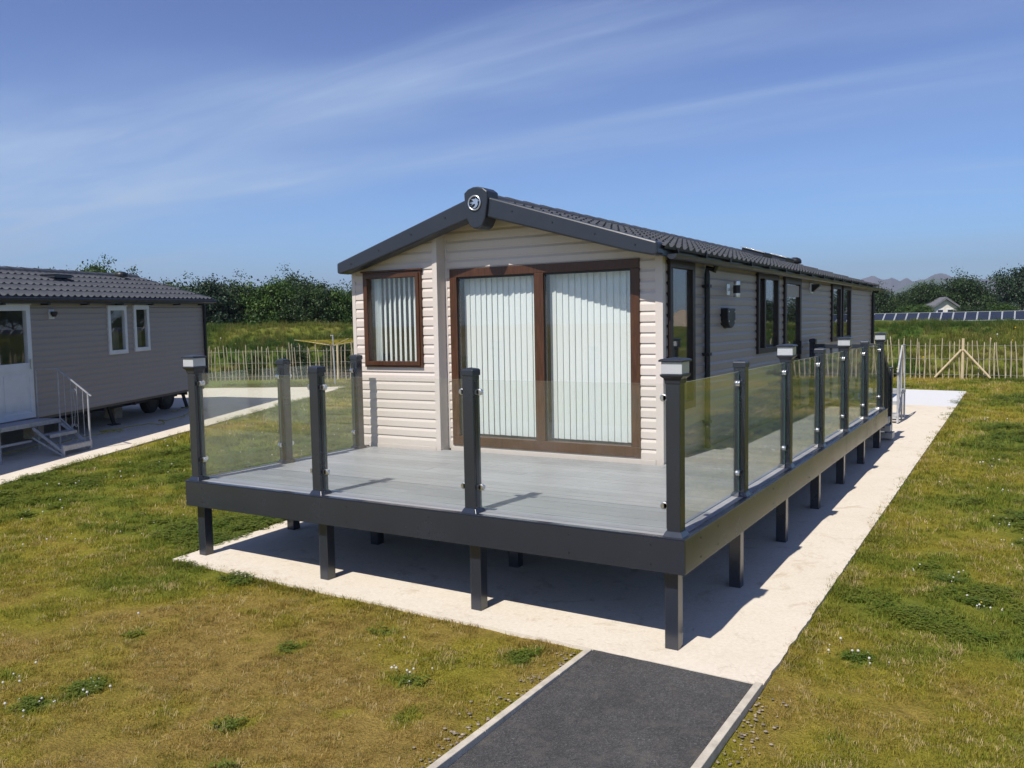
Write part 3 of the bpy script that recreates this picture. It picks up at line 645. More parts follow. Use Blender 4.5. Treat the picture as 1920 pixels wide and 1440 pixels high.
# local frame: u = distance along wall, y = -out, z tilted with the site
TL=Matrix(((EU.x,-EN.x,0,EN.x*LC),(EU.y,-EN.y,0,EN.y*LC),(0,0,1,0),(0,0,0,1)))@Matrix(((1,0,0,0),(0,1,0,0),(TILT,0,1,-TILT*9.0),(0,0,0,1)))
B0,B1=.815,2.985
mb=MB(); mb.T=TL; OPS=[(7.33,8.24,.84,2.885),(10.57,11.23,1.845,2.855),(11.50,12.09,1.865,2.87)]
siding(mb,B0,B1,lambda z:(S0,S1-.02),[(a+.01,b-.01,c+.01,d-.01) for a,b,c,d in OPS],lip=.010); mb.build('wall',M_sidingside,lodge2)
mb=MB(); mb.T=TL@frameT((S1,0),(0,1),(1,0)); siding(mb,B0,3.6,lambda z:(0,4.0) if z<2.9 else (max(0,(z-2.95)/.33),min(4.,4-(z-2.95)/.33)))
mb.T=TL@frameT((S0,4),(0,-1),(-1,0)); siding(mb,B0,3.6,lambda z:(0,4.0) if z<2.9 else (max(0,(z-2.95)/.33),min(4.,4-(z-2.95)/.33)))
mb.T=TL; mb.box(S0,S1,3.98,4.0,B0,B1); mb.build('wall',M_sidingside,lodge2)
mb=MB(); mb.T=TL; mb.box(S0+.03,S1-.03,.04,3.96,B0-.06,B0+.03); mb.build('floor',M_lining,lodge2)
mb=MB(); mb.T=TL; mb.box(S0+.05,S1-.05,1.5,1.55,B0+.04,B1); mb.box(9.6,9.65,.04,1.49,B0+.04,B1); mb.build('partition',M_lining,lodge2)
mb=MB(); mb.T=TL; mb.tube([(S1-.03,-.05,B1+.0),(S1-.03,-.05,B0+.05)],.037,10); mb.build('downpipe',M_black,lodge2)
mb=MB(); TT=TL; 
OV=.16; ER=2.0; rise=.58; EZ=B1+.10
dr=rise/ER
TRf=TL@Matrix(((1,0,0,S0-.3),(0,1,0,2.0),(0,0,1,EZ+rise-.0),(0,0,0,1)))
L2=S1+.28-S0+.3
tiles(mb,TRf,L2,(ER+OV)*math.sqrt(1+dr*dr),dr); rf2=mb.build('roof',M_rooft,lodge2)
mb=MB(); TRb=TL@Matrix(((1,0,0,S0-.3),(0,-1,0,2.0),(0,0,1,EZ+rise),(0,0,0,1))); tiles(mb,TRb,L2,(ER+OV)*math.sqrt(1+dr*dr),dr); mb.build('roof',M_rooft,lodge2)
mb=MB(); mb.T=TL; u=S0-.28
while u<S1+.25:
    u2=min(u+.42,S1+.29); a=[mb.pt((u,2+p,EZ+rise+q+.012)) for p,q in pr]; b=[mb.pt((u2+.02,2+p,EZ+rise+q)) for p,q in pr]
    for i in range(6): mb.face([a[i],a[i+1],b[i+1],b[i]])
    u=u2
mb.build('ridge_cap',M_rooft,rf2)
mb=MB(); mb.T=TL; zo=EZ-dr*OV
mb.quad((S0-.28,-OV,zo-.03),(S1+.26,-OV,zo-.03),(S1+.26,2,EZ+rise-.03),(S0-.28,2,EZ+rise-.03)); mb.quad((S0-.28,4+OV,zo-.03),(S1+.26,4+OV,zo-.03),(S1+.26,2,EZ+rise-.03),(S0-.28,2,EZ+rise-.03))
mb.box(S0-.28,S1+.26,-OV-.012,-OV,zo-.13,zo-.02)
mb.box(S1+.262,S1+.28,-OV-.01,2.0,zo-.12,zo-.02) if False else None
mb.beam((S1+.27,-OV,zo-.04),(S1+.27,2,EZ+rise-.04),.03,.12); mb.beam((S1+.27,4+OV,zo-.04),(S1+.27,2,EZ+rise-.04),.03,.12)
mb.build('soffit',M_charroof,lodge2)
mb=MB(); mb.T=TL; mb.tube([(S0-.28,-OV-.05,zo-.06),(S1+.28,-OV-.05,zo-.06)],.042,8); mb.build('gutter',M_black,lodge2)
u=S0+.6
while u<S1: mb=MB(); mb.T=TL; mb.box(u-.03,u+.03,-OV-.02,-.011,zo-.16,zo-.09); mb.build('gutter_bracket',M_black,lodge2); u+=1.15
mb=MB(); mb.T=TL@Matrix.Translation((10.9,1.35,EZ+rise-dr*.65+.03)); mb.box(-.28,.28,-.18,.16,-.02,.045); mb.box(-.30,.30,-.20,.18,.0455,.055); mb.build('skylight',M_charroof,rf2,bevel=.01)
mb=MB(); mb.T=TL@Matrix.Translation((13.9,1.75,EZ+rise-.04)); mb.lathe([(.15,0),(.15,.06),(.12,.10),(.04,.13)],16); mb.build('roof_vent',M_black,rf2)
d2=window(lodge2,TL,7.33,8.24,.84,2.885,M_white,fw=.105,depth=.05,name='door',solid=1.83,rail=((1.77,.14),),back=.03)
mb=MB(); mb.T=TL; mb.box(7.43,8.14,-.032,.01,.94,1.71); mb.box(7.50,8.07,-.040,-.033,1.0,1.64); mb.build('door_panel',M_white,d2,bevel=.004)
mb=MB(); mb.T=TL; mb.box(8.16,8.19,-.075,-.05,1.72,1.9); mb.build('handle',M_steel,d2,bevel=.003)
for a,b,c,d in OPS[1:]:
    w=window(lodge2,TL,a,b,c,d,M_white,fw=.085,depth=.045)
    mb=MB(); mb.T=TL; n=8
    for i in range(n): x0=a+.09+(b-a-.18)*i/n; x1=a+.09+(b-a-.18)*(i+1)/n; mb.quad((x0,.12+.03*(i%2),c+.05),(x1,.12+.03*((i+1)%2),c+.05),(x1,.12+.03*((i+1)%2),(c+d)/2+.02),(x0,.12+.03*(i%2),(c+d)/2+.02))
    mb.build('net_curtain',M_lining,w)
mb=MB(); mb.T=TL; mb.box(8.78,8.92,-.03,.0,2.62,2.80); l2=mb.build('wall_lamp',M_white,lodge2,bevel=.005)
mb=MB(); mb.T=TL@Matrix.Translation((8.85,-.075,2.66)); mb.lathe([(.03,0),(.06,.05),(.06,.10)],16); mb.build('bulkhead_shade',M_black,l2)
# chassis, wheels, jack legs
mb=MB(); mb.T=TL
for y_ in (.75,3.2): mb.box(S0+.2,S1-.1,y_,y_+.08,B0-.24,B0-.061)
u=S0+.5
while u<S1: mb.box(u,u+.05,.1,3.9,B0-.14,B0-.0615); u+=1.1
mb.build('chassis',M_chassis,lodge2)
for s_ in (13.55,14.25):
    for y_ in (.95,2.9):
        c=TL@Vector((s_,y_,0)); zc=gz(c.x,c.y)+.33; M_=Matrix(((EU.x,EU.y*0-0,0,0),)*1) if False else None
        mb=MB(); mb.T=Matrix(((EU.x,0,EN.x,c.x),(EU.y,0,EN.y,c.y),(0,1,0,zc),(0,0,0,1))); mb.lathe([(.20,-.09),(.30,-.09),(.33,-.06),(.33,.06),(.30,.09),(.20,.09)],28); w_=mb.build('wheel',M_tyre,lodge2)
        mb=MB(); mb.T=Matrix(((EU.x,0,EN.x,c.x),(EU.y,0,EN.y,c.y),(0,1,0,zc),(0,0,0,1))); mb.lathe([(.05,-.095),(.19,-.093),(.19,.093),(.05,.095)],20); mb.build('wheel_rim',M_chassis,w_)
for s_ in (4.5,11.4,14.5):
    c=TL@Vector((s_,.5,0)); t=TL@Vector((s_-.12,.55,B0-.1)); b_=Vector((c.x,c.y,gz(c.x,c.y)+.04)); mb=MB(); mb.beam(t,b_,.06,.06); mb.box(b_.x-.1,b_.x+.1,b_.y-.1,b_.y+.1,b_.z-.04,b_.z-.005); mb.build('jack_leg',M_chassis,lodge2)
for s_,y_ in ((11.9,2.2),(12.6,1.3),(9.5,1.0)):
    c=TL@Vector((s_,y_,0)); zz=gz(c.x,c.y); mb=MB(); mb.box(c.x-.2,c.x+.2,c.y-.1,c.y+.1,zz,B0-.25+TILT*(s_-9)); mb.build('block_pier',M_edging,lodge2,bevel=.01)

def scroll(mb,T,cx,cz,r,dirn,turns=1.3,w=.010):
    pts=[]
    for i in range(17):
        t=i/16; a=turns*2*PI*t; q=r*(1-.75*t); pts.append(T@Vector((cx+dirn*(q*math.cos(a)-r),0,cz+q*math.sin(a))))
    mb.tube(pts,w/2,6)
def metal_steps(T,zg,label,group,base):
    """local frame: x along the wall, y outwards, z up; landing then three treads going outwards"""
    st=empty('metal_steps',tuple(base),label,'steps',group)
    G=lambda x,y:zg
    x0,x1=.75,1.5; zl=.78
    mb=MB(); mb.T=T
    for a,b in ((0,x1),): mb.beam((a,.48,zl-.03),(b,.48,zl-.03),.04,.06); mb.beam((a,.04,zl-.03),(b,.04,zl-.03),.04,.06)
    for x in (0,x0,x1): mb.beam((x,.02,zl-.03),(x,.50,zl-.03),.04,.058)
    for x in (0,x1):
        for y in (.05,.48): mb.tube([(x,y,zg),(x,y,zl-.03)],.018,8)
    mb.beam((0,.48,zg+.28),(x0,.48,zg+.28),.025,.04)
    for x in (x0,x1): mb.beam((x,.52,zl-.08),(x,1.08,zg+.09),.03,.045); mb.beam((x,.50,zl-.24),(x,1.06,zg+.03),.02,.03); mb.beam((x,1.08,zg),(x,1.08,zg+.20),.04,.04)
    mb.build('frame',M_galv,st)
    mb=MB(); mb.T=T; mb.box(.0,x1,.03,.50,zl,zl+.014)
    mb.build('landing',M_galv,st)
    for k in (1,2):
        mb=MB(); mb.T=T; z=zl-(zl-zg)/3*k*1.02; y=.50+.26*k-.14; mb.box(x0+.016,x1-.016,y,y+.22,z-.006,z); mb.box(x0+.016,x1-.016,y+.205,y+.221,z-.055,z-.0065)
        mb.build('tread',M_galv,st)
    mb=MB(); mb.T=T; mb.box(x0+.016,x1-.016,1.06,1.10,zg+.10,zg+.19); mb.build('tread',M_galv,st)
    mb=MB(); mb.T=T
    A=Vector((x1,.50,zl+.92)); Bv=Vector((x1,1.14,zg+1.00)); 
    mb.beam(A,Bv,.03,.018); mb.beam((x1,.06,zl+.92),A,.03,.018)
    mb.tube([(x1,.50,zl),A],.012,8); mb.tube([(x1,1.08,zg),(x1,1.08,zg+1.06)],.018,8); mb.tube([(x1,.06,zl),(x1,.06,zl+.92)],.012,8)
    mb.build('handrail',M_galv,st)
    mb=MB(); mb.T=T
    for f in (.2,.42,.62,.82): y=.50+.58*f; zt=zl+.92-(zl-zg-.10)*f; mb.tube([(x1,y,zt-.93),(x1,y,zt)],.006,6)
    mb.beam((x1,.50,zl+.02),(x1,1.08,zg+.10),.02,.02)
    mb.T=None; TS=T@Matrix(((0,0,0,x1),(1,0,0,.78),(0,0,1,zl),(0,0,0,1)))
    for dn in (-1,1): scroll(mb,TS,0,.52,.035,dn); scroll(mb,TS,0,-.12,.035,dn)
    mb.tube([TS@Vector((0,0,.52)),TS@Vector((.04,0,.2)),TS@Vector((0,0,-.12))],.005,6)
    mb.build('scrollwork',M_galv,st); return st
o=LP(6.78,.0,0)
TS_=Matrix(((EU.x,EN.x,0,o.x),(EU.y,EN.y,0,o.y),(0,0,1,0),(0,0,0,1)))
metal_steps(TS_,.20,'metal steps with a scrolled handrail at the white door of the grey lodge','galvanised access steps',LP(7.6,.5,.19))
T2=Matrix(((-1,0,0,.55+1.5-.72-1.5),(0,-1,0,13.72),(0,0,1,.08),(0,0,0,1)))
T2=Matrix(((1,0,0,-1.70),(0,-1,0,13.75),(0,0,1,.09),(0,0,0,1)))
metal_steps(T2,.19,'metal steps with a handrail on the pale slab beyond the deck stairs','galvanised access steps',(-.9,13.3,.27))
pts=[LP(6.2,.25,0),LP(8.2,.05,0),LP(9.6,.35,0),LP(10.3,.42,0),LP(10.0,.1,0),LP(10.9,.5,0),LP(11.3,.75,0),LP(11.7,.4,0),LP(12.2,.7,0),LP(12.8,.4,0),LP(13.6,.5,0),LP(14.0,-.1,0),LP(13.3,-.3,0)]
P=[]
for i in range(len(pts)-1):
    a=pts[max(i-1,0)];b=pts[i];c=pts[i+1];d=pts[min(i+2,len(pts)-1)]
    for k in range(6):
        t=k/6; q=.5*((2*b)+(c-a)*t+(2*a-5*b+4*c-d)*t*t+(-a+3*b-3*c+d)*t**3); P.append(Vector((q.x,q.y,gz(q.x,q.y)+.035+.01+.05*abs(math.sin(i*2.1+t*3)))))
mb=MB(); mb.tube(P,.011,6); tag(mb.build('hose',M_hose,None,smooth=True),'yellow hose lying in loops under the edge of the grey lodge','hose')

# ---------------------------------------------------------------- rotary clothes line
ab=Vector((-17.45,15.35,gz(-17.45,15.35))); al=empty('rotary_clothes_line',tuple(ab),'rotary washing line with yellow cord in front of the left paling fence','washing line')
mb=MB(); mb.tube([ab,ab+Vector((-.02,0,1.0)),ab+Vector((-.04,0,1.62))],.022,8,rr=[.022,.022,.018]); mb.build('pole',M_galv,al)
hub=ab+Vector((-.04,0,1.27)); tips=[]
for k,a in enumerate((R(20),R(110),R(200),R(290))): tips.append(hub+Vector((1.35*math.cos(a),1.35*math.sin(a),.20)))
for t in tips: mb=MB(); mb.tube([hub,t],.014,6); mb.build('arm',M_pale,al)
mb=MB()
for f in [.3+.7*i/6 for i in range(7)]:
    q=[hub+(t-hub)*f for t in tips]
    for a,b in zip(q,q[1:]+q[:1]): mid_=(a+b)/2+Vector((0,0,-.03)); mb.tube([a,mid_,b],.0042,4,cap=False)
mb.build('cord',M_line,al)

# ---------------------------------------------------------------- ground, slabs, path
FX=[-80,-40,-22.6,-18.8,-2.2,1.7,12,40,90]; FY=[-20,4.6,14.9,17.1,23.35,23.68,24,26,30]
def yfence(x): return np.interp(x,FX,FY)
def ground_z(x,y):
    x=np.asarray(x,float); y=np.asarray(y,float)
    base=GX*np.clip(x,-26,12)+GY*np.clip(y,-12,25)
    d=(y-yfence(x))*np.where(x<-2,.88,1.); zt=np.interp(x,[-40,-18,-2,3,14],[2.42,2.34,2.0,1.95,1.99])
    zt=zt+(fbm(x*.35+5,y*.1)-.5)*.14
    pr_=np.interp(d,[.5,1.2,2.6,3.4,4.4,6.2,30,60,400],[0,.10,.56,.62,.70,1.,1.,.92,.75]); pr_=np.where(d<.5,0,pr_)
    rough=(fbm(x*.9,y*.9)-.5)*.32*np.clip((d-.8)/2,0,1)*np.clip((60-d)/30,0,1)
    return base+(zt-base)*pr_+rough
PATCH=[(-1.54,-1.13,.16,1),(-3.3,-2.31,.14,1),(-3.42,-2.66,.15,1),(-4.01,-2.48,.18,1),(-2.98,-1.21,.13,0),(-2.63,-1.16,.12,0),(-4.17,-.28,.22,0),(1.05,.69,.20,1),(1.38,2.9,.20,1),(1.76,2.2,.15,1),(1.11,-.6,.1,0),(-1.14,-.47,.16,0),(-7.18,.05,.5,1),(-8.74,.39,.5,1),(-6.49,.8,.5,1),(-1.57,-1.78,.12,0),(1.7,8.95,.4,1),(1.57,6.85,.32,1),(-9.9,1.9,.6,1),(-9.6,2.7,.5,1),(-4.6,-.7,.12,0),(-3.6,-.75,.1,0),(-8.2,2.6,.5,1),(-6.9,2.2,.5,1),(-2.1,-2.2,.12,0),(-1.2,-1.6,.09,0),(-3.9,-1.6,.12,0),(-2.2,-.55,.11,0),(2.1,1.2,.2,0),(2.0,4.3,.16,1),(1.9,5.2,.2,1),(-1.75,-2.6,.1,0),(-11.2,6.1,.7,1),(-10.2,7.5,.8,1),(-13.0,9.0,.8,1),(-9.0,5.2,.5,1)]
def green(x,y):
    """0 dry brown .. 1 lush"""
    x=np.asarray(x,float); y=np.asarray(y,float)
    g=(fbm(x*.55+3,y*.55+1,4)-.5)*1.5+.40+(fbm(x*2.3,y*2.3+8,3)-.5)*.65
    left=np.clip((-x-3.2)/3,0,1)*np.clip((y+1.6)/2.2,0,1)*.34; right=np.clip((x-.3)/1.2,0,1)*.20; far=np.clip((y-5)/10,0,1)*.10
    g=g+left+right+far-.13*np.clip((-x-.6)/.8,0,1)*np.clip((.6-y)/1.0,0,1)
    near=np.clip(1-np.abs(x+.9)/.5,0,1)*np.clip((-.2-y)/.5,0,1)*.35+np.clip(1-np.abs(x-.75)/.25,0,1)*np.clip((.4-y)/.5,0,1)*.3
    g=g-near; w=(fbm(x*5+2,y*5,3)-.5)
    for px,py,r_,_ in PATCH:
        k=np.clip((1.15 if r_<.3 else .95)-(np.hypot(x-px,(y-py)*1.0)/r_)+w*3.2,0,1); g=np.maximum(g,k*(1.12 if r_<.3 else .90))
    return g
def tint(x,y):
    g=np.clip(green(x,y),0,1.15)[...,None]; n=fbm(np.asarray(x)*9,np.asarray(y)*9,3)[...,None]
    brown=np.array([.330,.232,.062])*(.8+.5*n); olive=np.array([.300,.255,.034])*(.85+.35*n); lush=np.array([.195,.215,.028]); deep=np.array([.150,.195,.034])
    c=np.where(g<.35,brown+(olive-brown)*np.clip(g/.35,0,1),np.where(g<.75,olive+(lush-olive)*np.clip((g-.35)/.4,0,1),lush+(deep-lush)*np.clip((g-.75)/.35,0,1)))
    return c
def mtint(x,y):
    n=fbm(np.asarray(x)*.5+9,np.asarray(y)*.5,4)[...,None]; m_=fbm(np.asarray(x)*2.5,np.asarray(y)*2.5+4,3)[...,None]
    a=np.array([.060,.110,.018]); b=np.array([.165,.185,.032]); c=np.array([.23,.19,.06])
    t=np.clip((n-.38)/.25,0,1); q=a+(b-a)*t; k=np.clip((m_-.55)/.2,0,1)*.6; return q+(c-q)*k
def spaced(segs):
    o=[]; 
    for a,b,s in segs: o+=list(np.arange(a,b,s))
    return o
def grow(a,s,to):
    o=[];v=a
    while abs(v)<abs(to): v+=s; s*=1.35; o.append(v)
    return o
gxs=sorted(grow(-34,-.8,-4200))+spaced([(-34,-12,.4),(-12,-5.5,.22),(-5.5,3.2,.085),(3.2,16,.4)])+grow(16,.5,4200)
gys=sorted(grow(-7,-.6,-2000))+spaced([(-7,-3.4,.3),(-3.4,3,.085),(3,12,.22),(12,44,.4)])+grow(44,.6,4200)
X_,Y_=np.meshgrid(gxs,gys,indexing='ij'); Z_=ground_z(X_,Y_)+(fbm(X_*3.1,Y_*3.1,3)-.5)*.022-.012
nx_,ny_=X_.shape; idx=np.arange(nx_*ny_).reshape(nx_,ny_)
F_=np.stack([idx[:-1,:-1],idx[1:,:-1],idx[1:,1:],idx[:-1,1:]],-1).reshape(-1,4)
me=bpy.data.meshes.new('ground'); V_=np.stack([X_,Y_,Z_],-1).reshape(-1,3)
me.vertices.add(len(V_)); me.vertices.foreach_set('co',V_.ravel()); me.loops.add(len(F_)*4); me.loops.foreach_set('vertex_index',F_.ravel().astype(np.int32)); me.polygons.add(len(F_)); me.polygons.foreach_set('loop_start',np.arange(0,len(F_)*4,4,dtype=np.int32)); me.polygons.foreach_set('loop_total',np.full(len(F_),4,dtype=np.int32)); me.update(); me.validate()
dF=(Y_-yfence(X_)); onm=np.clip(dF/1.0,0,1)[...,None]
C_=tint(X_,Y_)*(1-onm)+mtint(X_,Y_)*onm
ca=me.color_attributes.new('tint','FLOAT_COLOR','POINT'); ca.data.foreach_set('color',np.concatenate([C_.reshape(-1,3),np.ones((len(V_),1))],1).ravel())
me.polygons.foreach_set('use_smooth',[True]*len(me.polygons)); me.materials.append(M_ground); go=bpy.data.objects.new('ground',me); COL.objects.link(go); tag(go,kind='structure')
def slab(name,poly,mat,up=.02,ragged=0.,step=.12,label=None):
    """flat slab following the site; poly ccw in plan"""
    pts=[]
    for (x0,y0),(x1,y1) in zip(poly,poly[1:]+poly[:1]):
        L_=math.hypot(x1-x0,y1-y0); n=max(1,int(L_/step)); nxn,nyn=(y1-y0)/L_,-(x1-x0)/L_
        for i in range(n):
            t=i/n; j=(float(fbm((x0+x1*t)*7+i*.9,y0*3+i*.37,3))-.5)*2*ragged if i else 0
            pts.append((x0+(x1-x0)*t+nxn*j,y0+(y1-y0)*t+nyn*j))
    mb=MB(); a=[mb.pt((x,y,gz(x,y)+up)) for x,y in pts]; b=[mb.pt((x,y,gz(x,y)-.10)) for x,y in pts]; mb.face(a); n=len(pts)
    for i in range(n): mb.face([a[i],b[i],b[(i+1)%n],a[(i+1)%n]])
    return tag(mb.build(name,mat),kind='structure')
slab('paved_base',[(-5.32,-.13),(.585,-.16),(.60,19.62),(-5.6,19.75),(-5.55,3.0)],M_conc,.014,.012,.06)
slab('paved_base',[(-10.9,-1.2),(-10.82,1.05),(-12.76,5.61),(-13.13,6.62),(-14.53,10.03),(-15.55,12.6),(-16.45,14.75),(-21.2,12.4),(-17.6,3.5),(-16.0,-3.0),(-11.2,-4.5)],M_conc,.014,.012,.08)
slab('path',[(-.63,-9),(.535,-9),(.535,-.17),(-.63,-.15)],M_tarmac,.010,.0)
# ragged tarmac lip where it meets the base
for x0,x1 in ((-.68,-.632),(.537,.587)):
    mb=MB(); yk=-8.9
    while yk<-.25: L_=min(.914,-.17-yk); mb.box(x0,x1,yk+.002,yk+L_-.002,-.2,.03); yk+=.914
    mb.T=None; o=mb.build('path_edging',M_edging,None,bevel=.004); o.location.z=-.006; tag(o,kind='structure')
def inpoly(x,y,poly):
    x=np.asarray(x); y=np.asarray(y); r_=np.zeros(x.shape,bool); n=len(poly)
    for i in range(n):
        x0,y0=poly[i]; x1,y1=poly[(i+1)%n]; c=((y0>y)!=(y1>y))&(x<(x1-x0)*(y-y0)/(y1-y0+1e-12)+x0); r_^=c
    return r_
HARD=[[(-5.28,-.085),(.545,-.12),(.56,19.6),(-5.6,19.75),(-5.55,3.0)],[(-10.9,-1.2),(-10.85,1.05),(-12.79,5.61),(-13.16,6.62),(-14.56,10.03),(-15.58,12.6),(-16.48,14.72),(-21.2,12.4),(-17.6,3.5),(-16.0,-3.0),(-11.2,-4.5)],[(-.70,-9),(.60,-9),(.60,-.1),(-.70,-.1)]]
# ---------------------------------------------------------------- grass
def proto_tuft(name,n,rad,h0,h1,w,lean,seed,clover=False):
    r=random.Random(seed); mb=MB()
    for i in range(n):
        a=r.uniform(0,2*PI); q=rad*math.sqrt(r.random()); x,y=q*math.cos(a),q*math.sin(a); h=r.uniform(h0,h1); d=r.uniform(0,2*PI); l=lean*h*r.uniform(.3,1.2); ww=w*r.uniform(.7,1.2)
        px,py=-math.sin(d)*ww/2,math.cos(d)*ww/2; dx,dy=math.cos(d)*l,math.sin(d)*l
        if clover:
            c=(x+dx,y+dy,h)
            for k in range(3):
                t=d+k*2.1; u=(math.cos(t),math.sin(t)); v=(-u[1],u[0]); s=ww
                mb.face([mb.pt(c),mb.pt((c[0]+u[0]*s*.6+v[0]*s*.5,c[1]+u[1]*s*.6+v[1]*s*.5,h+.001)),mb.pt((c[0]+u[0]*s*1.1,c[1]+u[1]*s*1.1,h-.001*s)),mb.pt((c[0]+u[0]*s*.6-v[0]*s*.5,c[1]+u[1]*s*.6-v[1]*s*.5,h+.001))])
        else:
            a_=mb.pt((x-px,y-py,0)); b_=mb.pt((x+px,y+py,0)); c_=mb.pt((x+dx*.4+px*.8,y+dy*.4+py*.8,h*.6)); d_=mb.pt((x+dx*.4-px*.8,y+dy*.4-py*.8,h*.6)); e_=mb.pt((x+dx,y+dy,h))
            mb.face([a_,b_,c_,d_]); mb.face([d_,c_,e_])
    return mb
def finish_proto(mb,name,mat,coll):
    o=mb.build(name,mat); COL.objects.unlink(o); coll.objects.link(o); return o
def scatter(name,pos,scl,cols,protos,kindidx=None,label=None,cat=None):
    coll=bpy.data.collections.new(name+'_source')
    for k,(mb,mat) in enumerate(protos): finish_proto(mb,'source_%02d_%s'%(k,name),mat,coll)
    n=len(pos); me=bpy.data.meshes.new(name); me.vertices.add(n); me.vertices.foreach_set('co',np.asarray(pos,float).ravel())
    a=me.attributes.new('scl','FLOAT','POINT'); a.data.foreach_set('value',np.asarray(scl,float))
    a=me.attributes.new('tint','FLOAT_COLOR','POINT'); a.data.foreach_set('color',np.concatenate([cols,np.ones((n,1))],1).ravel())
    a=me.attributes.new('rotz','FLOAT','POINT'); a.data.foreach_set('value',RNG.uniform(0,2*PI,n))
    a=me.attributes.new('idx','INT','POINT'); a.data.foreach_set('value',(RNG.integers(0,len(protos),n) if kindidx is None else kindidx).astype(np.int32))
    o=bpy.data.objects.new(name,me); COL.objects.link(o)
    ng=bpy.data.node_groups.new(name+'_nodes','GeometryNodeTree'); ng.interface.new_socket('Geometry',in_out='INPUT',socket_type='NodeSocketGeometry'); ng.interface.new_socket('Geometry',in_out='OUTPUT',socket_type='NodeSocketGeometry')
    N=ng.nodes; L=ng.links; gi=N.new('NodeGroupInput'); go_=N.new('NodeGroupOutput'); ip=N.new('GeometryNodeInstanceOnPoints'); ci=N.new('GeometryNodeCollectionInfo'); ci.inputs['Collection'].default_value=coll; ci.inputs['Separate Children'].default_value=True; ci.inputs['Reset Children'].default_value=True
    def at(nm,t):
        x=N.new('GeometryNodeInputNamedAttribute'); x.data_type=t; x.inputs['Name'].default_value=nm; return x.outputs[0]
    cx=N.new('ShaderNodeCombineXYZ'); L.new(at('rotz','FLOAT'),cx.inputs[2]); er=N.new('FunctionNodeEulerToRotation'); L.new(cx.outputs[0],er.inputs[0])
    L.new(gi.outputs[0],ip.inputs['Points']); L.new(ci.outputs[0],ip.inputs['Instance']); ip.inputs['Pick Instance'].default_value=True; L.new(at('idx','INT'),ip.inputs['Instance Index']); L.new(er.outputs[0],ip.inputs['Rotation']); L.new(at('scl','FLOAT'),ip.inputs['Scale']); L.new(ip.outputs[0],go_.inputs[0])
    md=o.modifiers.new('scatter','NODES'); md.node_group=ng
    return tag(o,label,cat,kind='stuff')
cf,cr,cu,cp=(np.array(v) for v in (CF,CR,CU,CP))
def visible(x,y,z,mx=1.25):
    d=np.stack([x,y,z],-1)-cp; w=d@cf; u=d@cr/w*FPX/960; v=d@cu/w*FPX/720
    return (w>.5)&(np.abs(u)<mx)&(v>-1.3*mx)
def lawn_points(x0,x1,y0,y1,dmin,dmax,dens):
    n=int((x1-x0)*(y1-y0)*dens); x=RNG.uniform(x0,x1,n); y=RNG.uniform(y0,y1,n); d=np.hypot(x-cp[0],y-cp[1])
    k=(d>=dmin)&(d<dmax)&(y<yfence(x)+.6); x,y=x[k],y[k]; k=visible(x,y,gz(x,y)); x,y=x[k],y[k]
    bad=np.zeros(x.shape,bool)
    for p in HARD: bad|=inpoly(x,y,p)
    return x[~bad],y[~bad]
def gblades(s,n,rad,h0,h1,w,lean,col_seed): return (proto_tuft('t',n,rad,h0,h1,w,lean,col_seed),M_blade)
bands=[(-9,6,-6,4,0,6.5,700,1.0),(-14,6,-4,9,6.5,10,420,1.15),(-20,8,-6,16,10,16,150,1.6),(-30,14,-8,26,16,30,50,2.3)]
PX=[];PY=[];PS=[]
for x0,x1,y0,y1,a,b,de,sc in bands:
    x,y=lawn_points(x0,x1,y0,y1,a,b,de); PX.append(x);PY.append(y);PS.append(np.full(x.shape,sc))
x=np.concatenate(PX);y=np.concatenate(PY);s_=np.concatenate(PS); g_=green(x,y); bare=fbm(x*3.3+11,y*3.3+4,4)
k=RNG.random(len(x))<np.clip(.35+(bare-.36)*4.5+np.clip(g_-.4,0,1),0.05,1.)*(1-.85*np.clip(1-np.minimum(np.abs(x+.72),np.abs(x-.62))/(.10+.16*bare),0,1)*(y<-.15)); x,y,s_,g_=x[k],y[k],s_[k],g_[k]
cx_=tint(x,y); dead=RNG.random(len(x))<.16*(g_<.7); cx_[dead]=np.array([.52,.41,.19]); fresh=(RNG.random(len(x))<.22)&~dead; cx_[fresh]*=np.array([.70,.90,.6])
cl_=g_>.80; kind=np.where(cl_&(RNG.random(len(x))<.42),RNG.integers(3,5,len(x)),RNG.integers(0,3,len(x)))
sc=s_*RNG.uniform(.75,1.25,len(x))*(.72+.45*np.clip(g_,0,1))
# taller unclipped grass along the edges of the slabs
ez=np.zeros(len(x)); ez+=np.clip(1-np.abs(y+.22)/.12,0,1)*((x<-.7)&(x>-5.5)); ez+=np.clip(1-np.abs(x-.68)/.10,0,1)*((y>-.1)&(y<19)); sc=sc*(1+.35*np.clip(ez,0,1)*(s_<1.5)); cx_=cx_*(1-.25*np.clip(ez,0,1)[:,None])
pos=np.stack([x,y,gz(x,y)+(fbm(x*3.1,y*3.1,3)-.5)*.022-.016],-1)
scatter('grass',pos,sc,cx_,[gblades(1,26,.055,.012,.036,.0034,.9,1),gblades(1,22,.06,.010,.030,.0038,1.2,2),gblades(1,24,.05,.016,.042,.0032,.7,3),(proto_tuft('c',26,.055,.014,.034,.011,.4,4,True),M_blade),(proto_tuft('c',22,.06,.016,.038,.012,.4,5,True),M_blade)],kind,'patchy short lawn, dry brown to green, round the decks and slabs','grass')
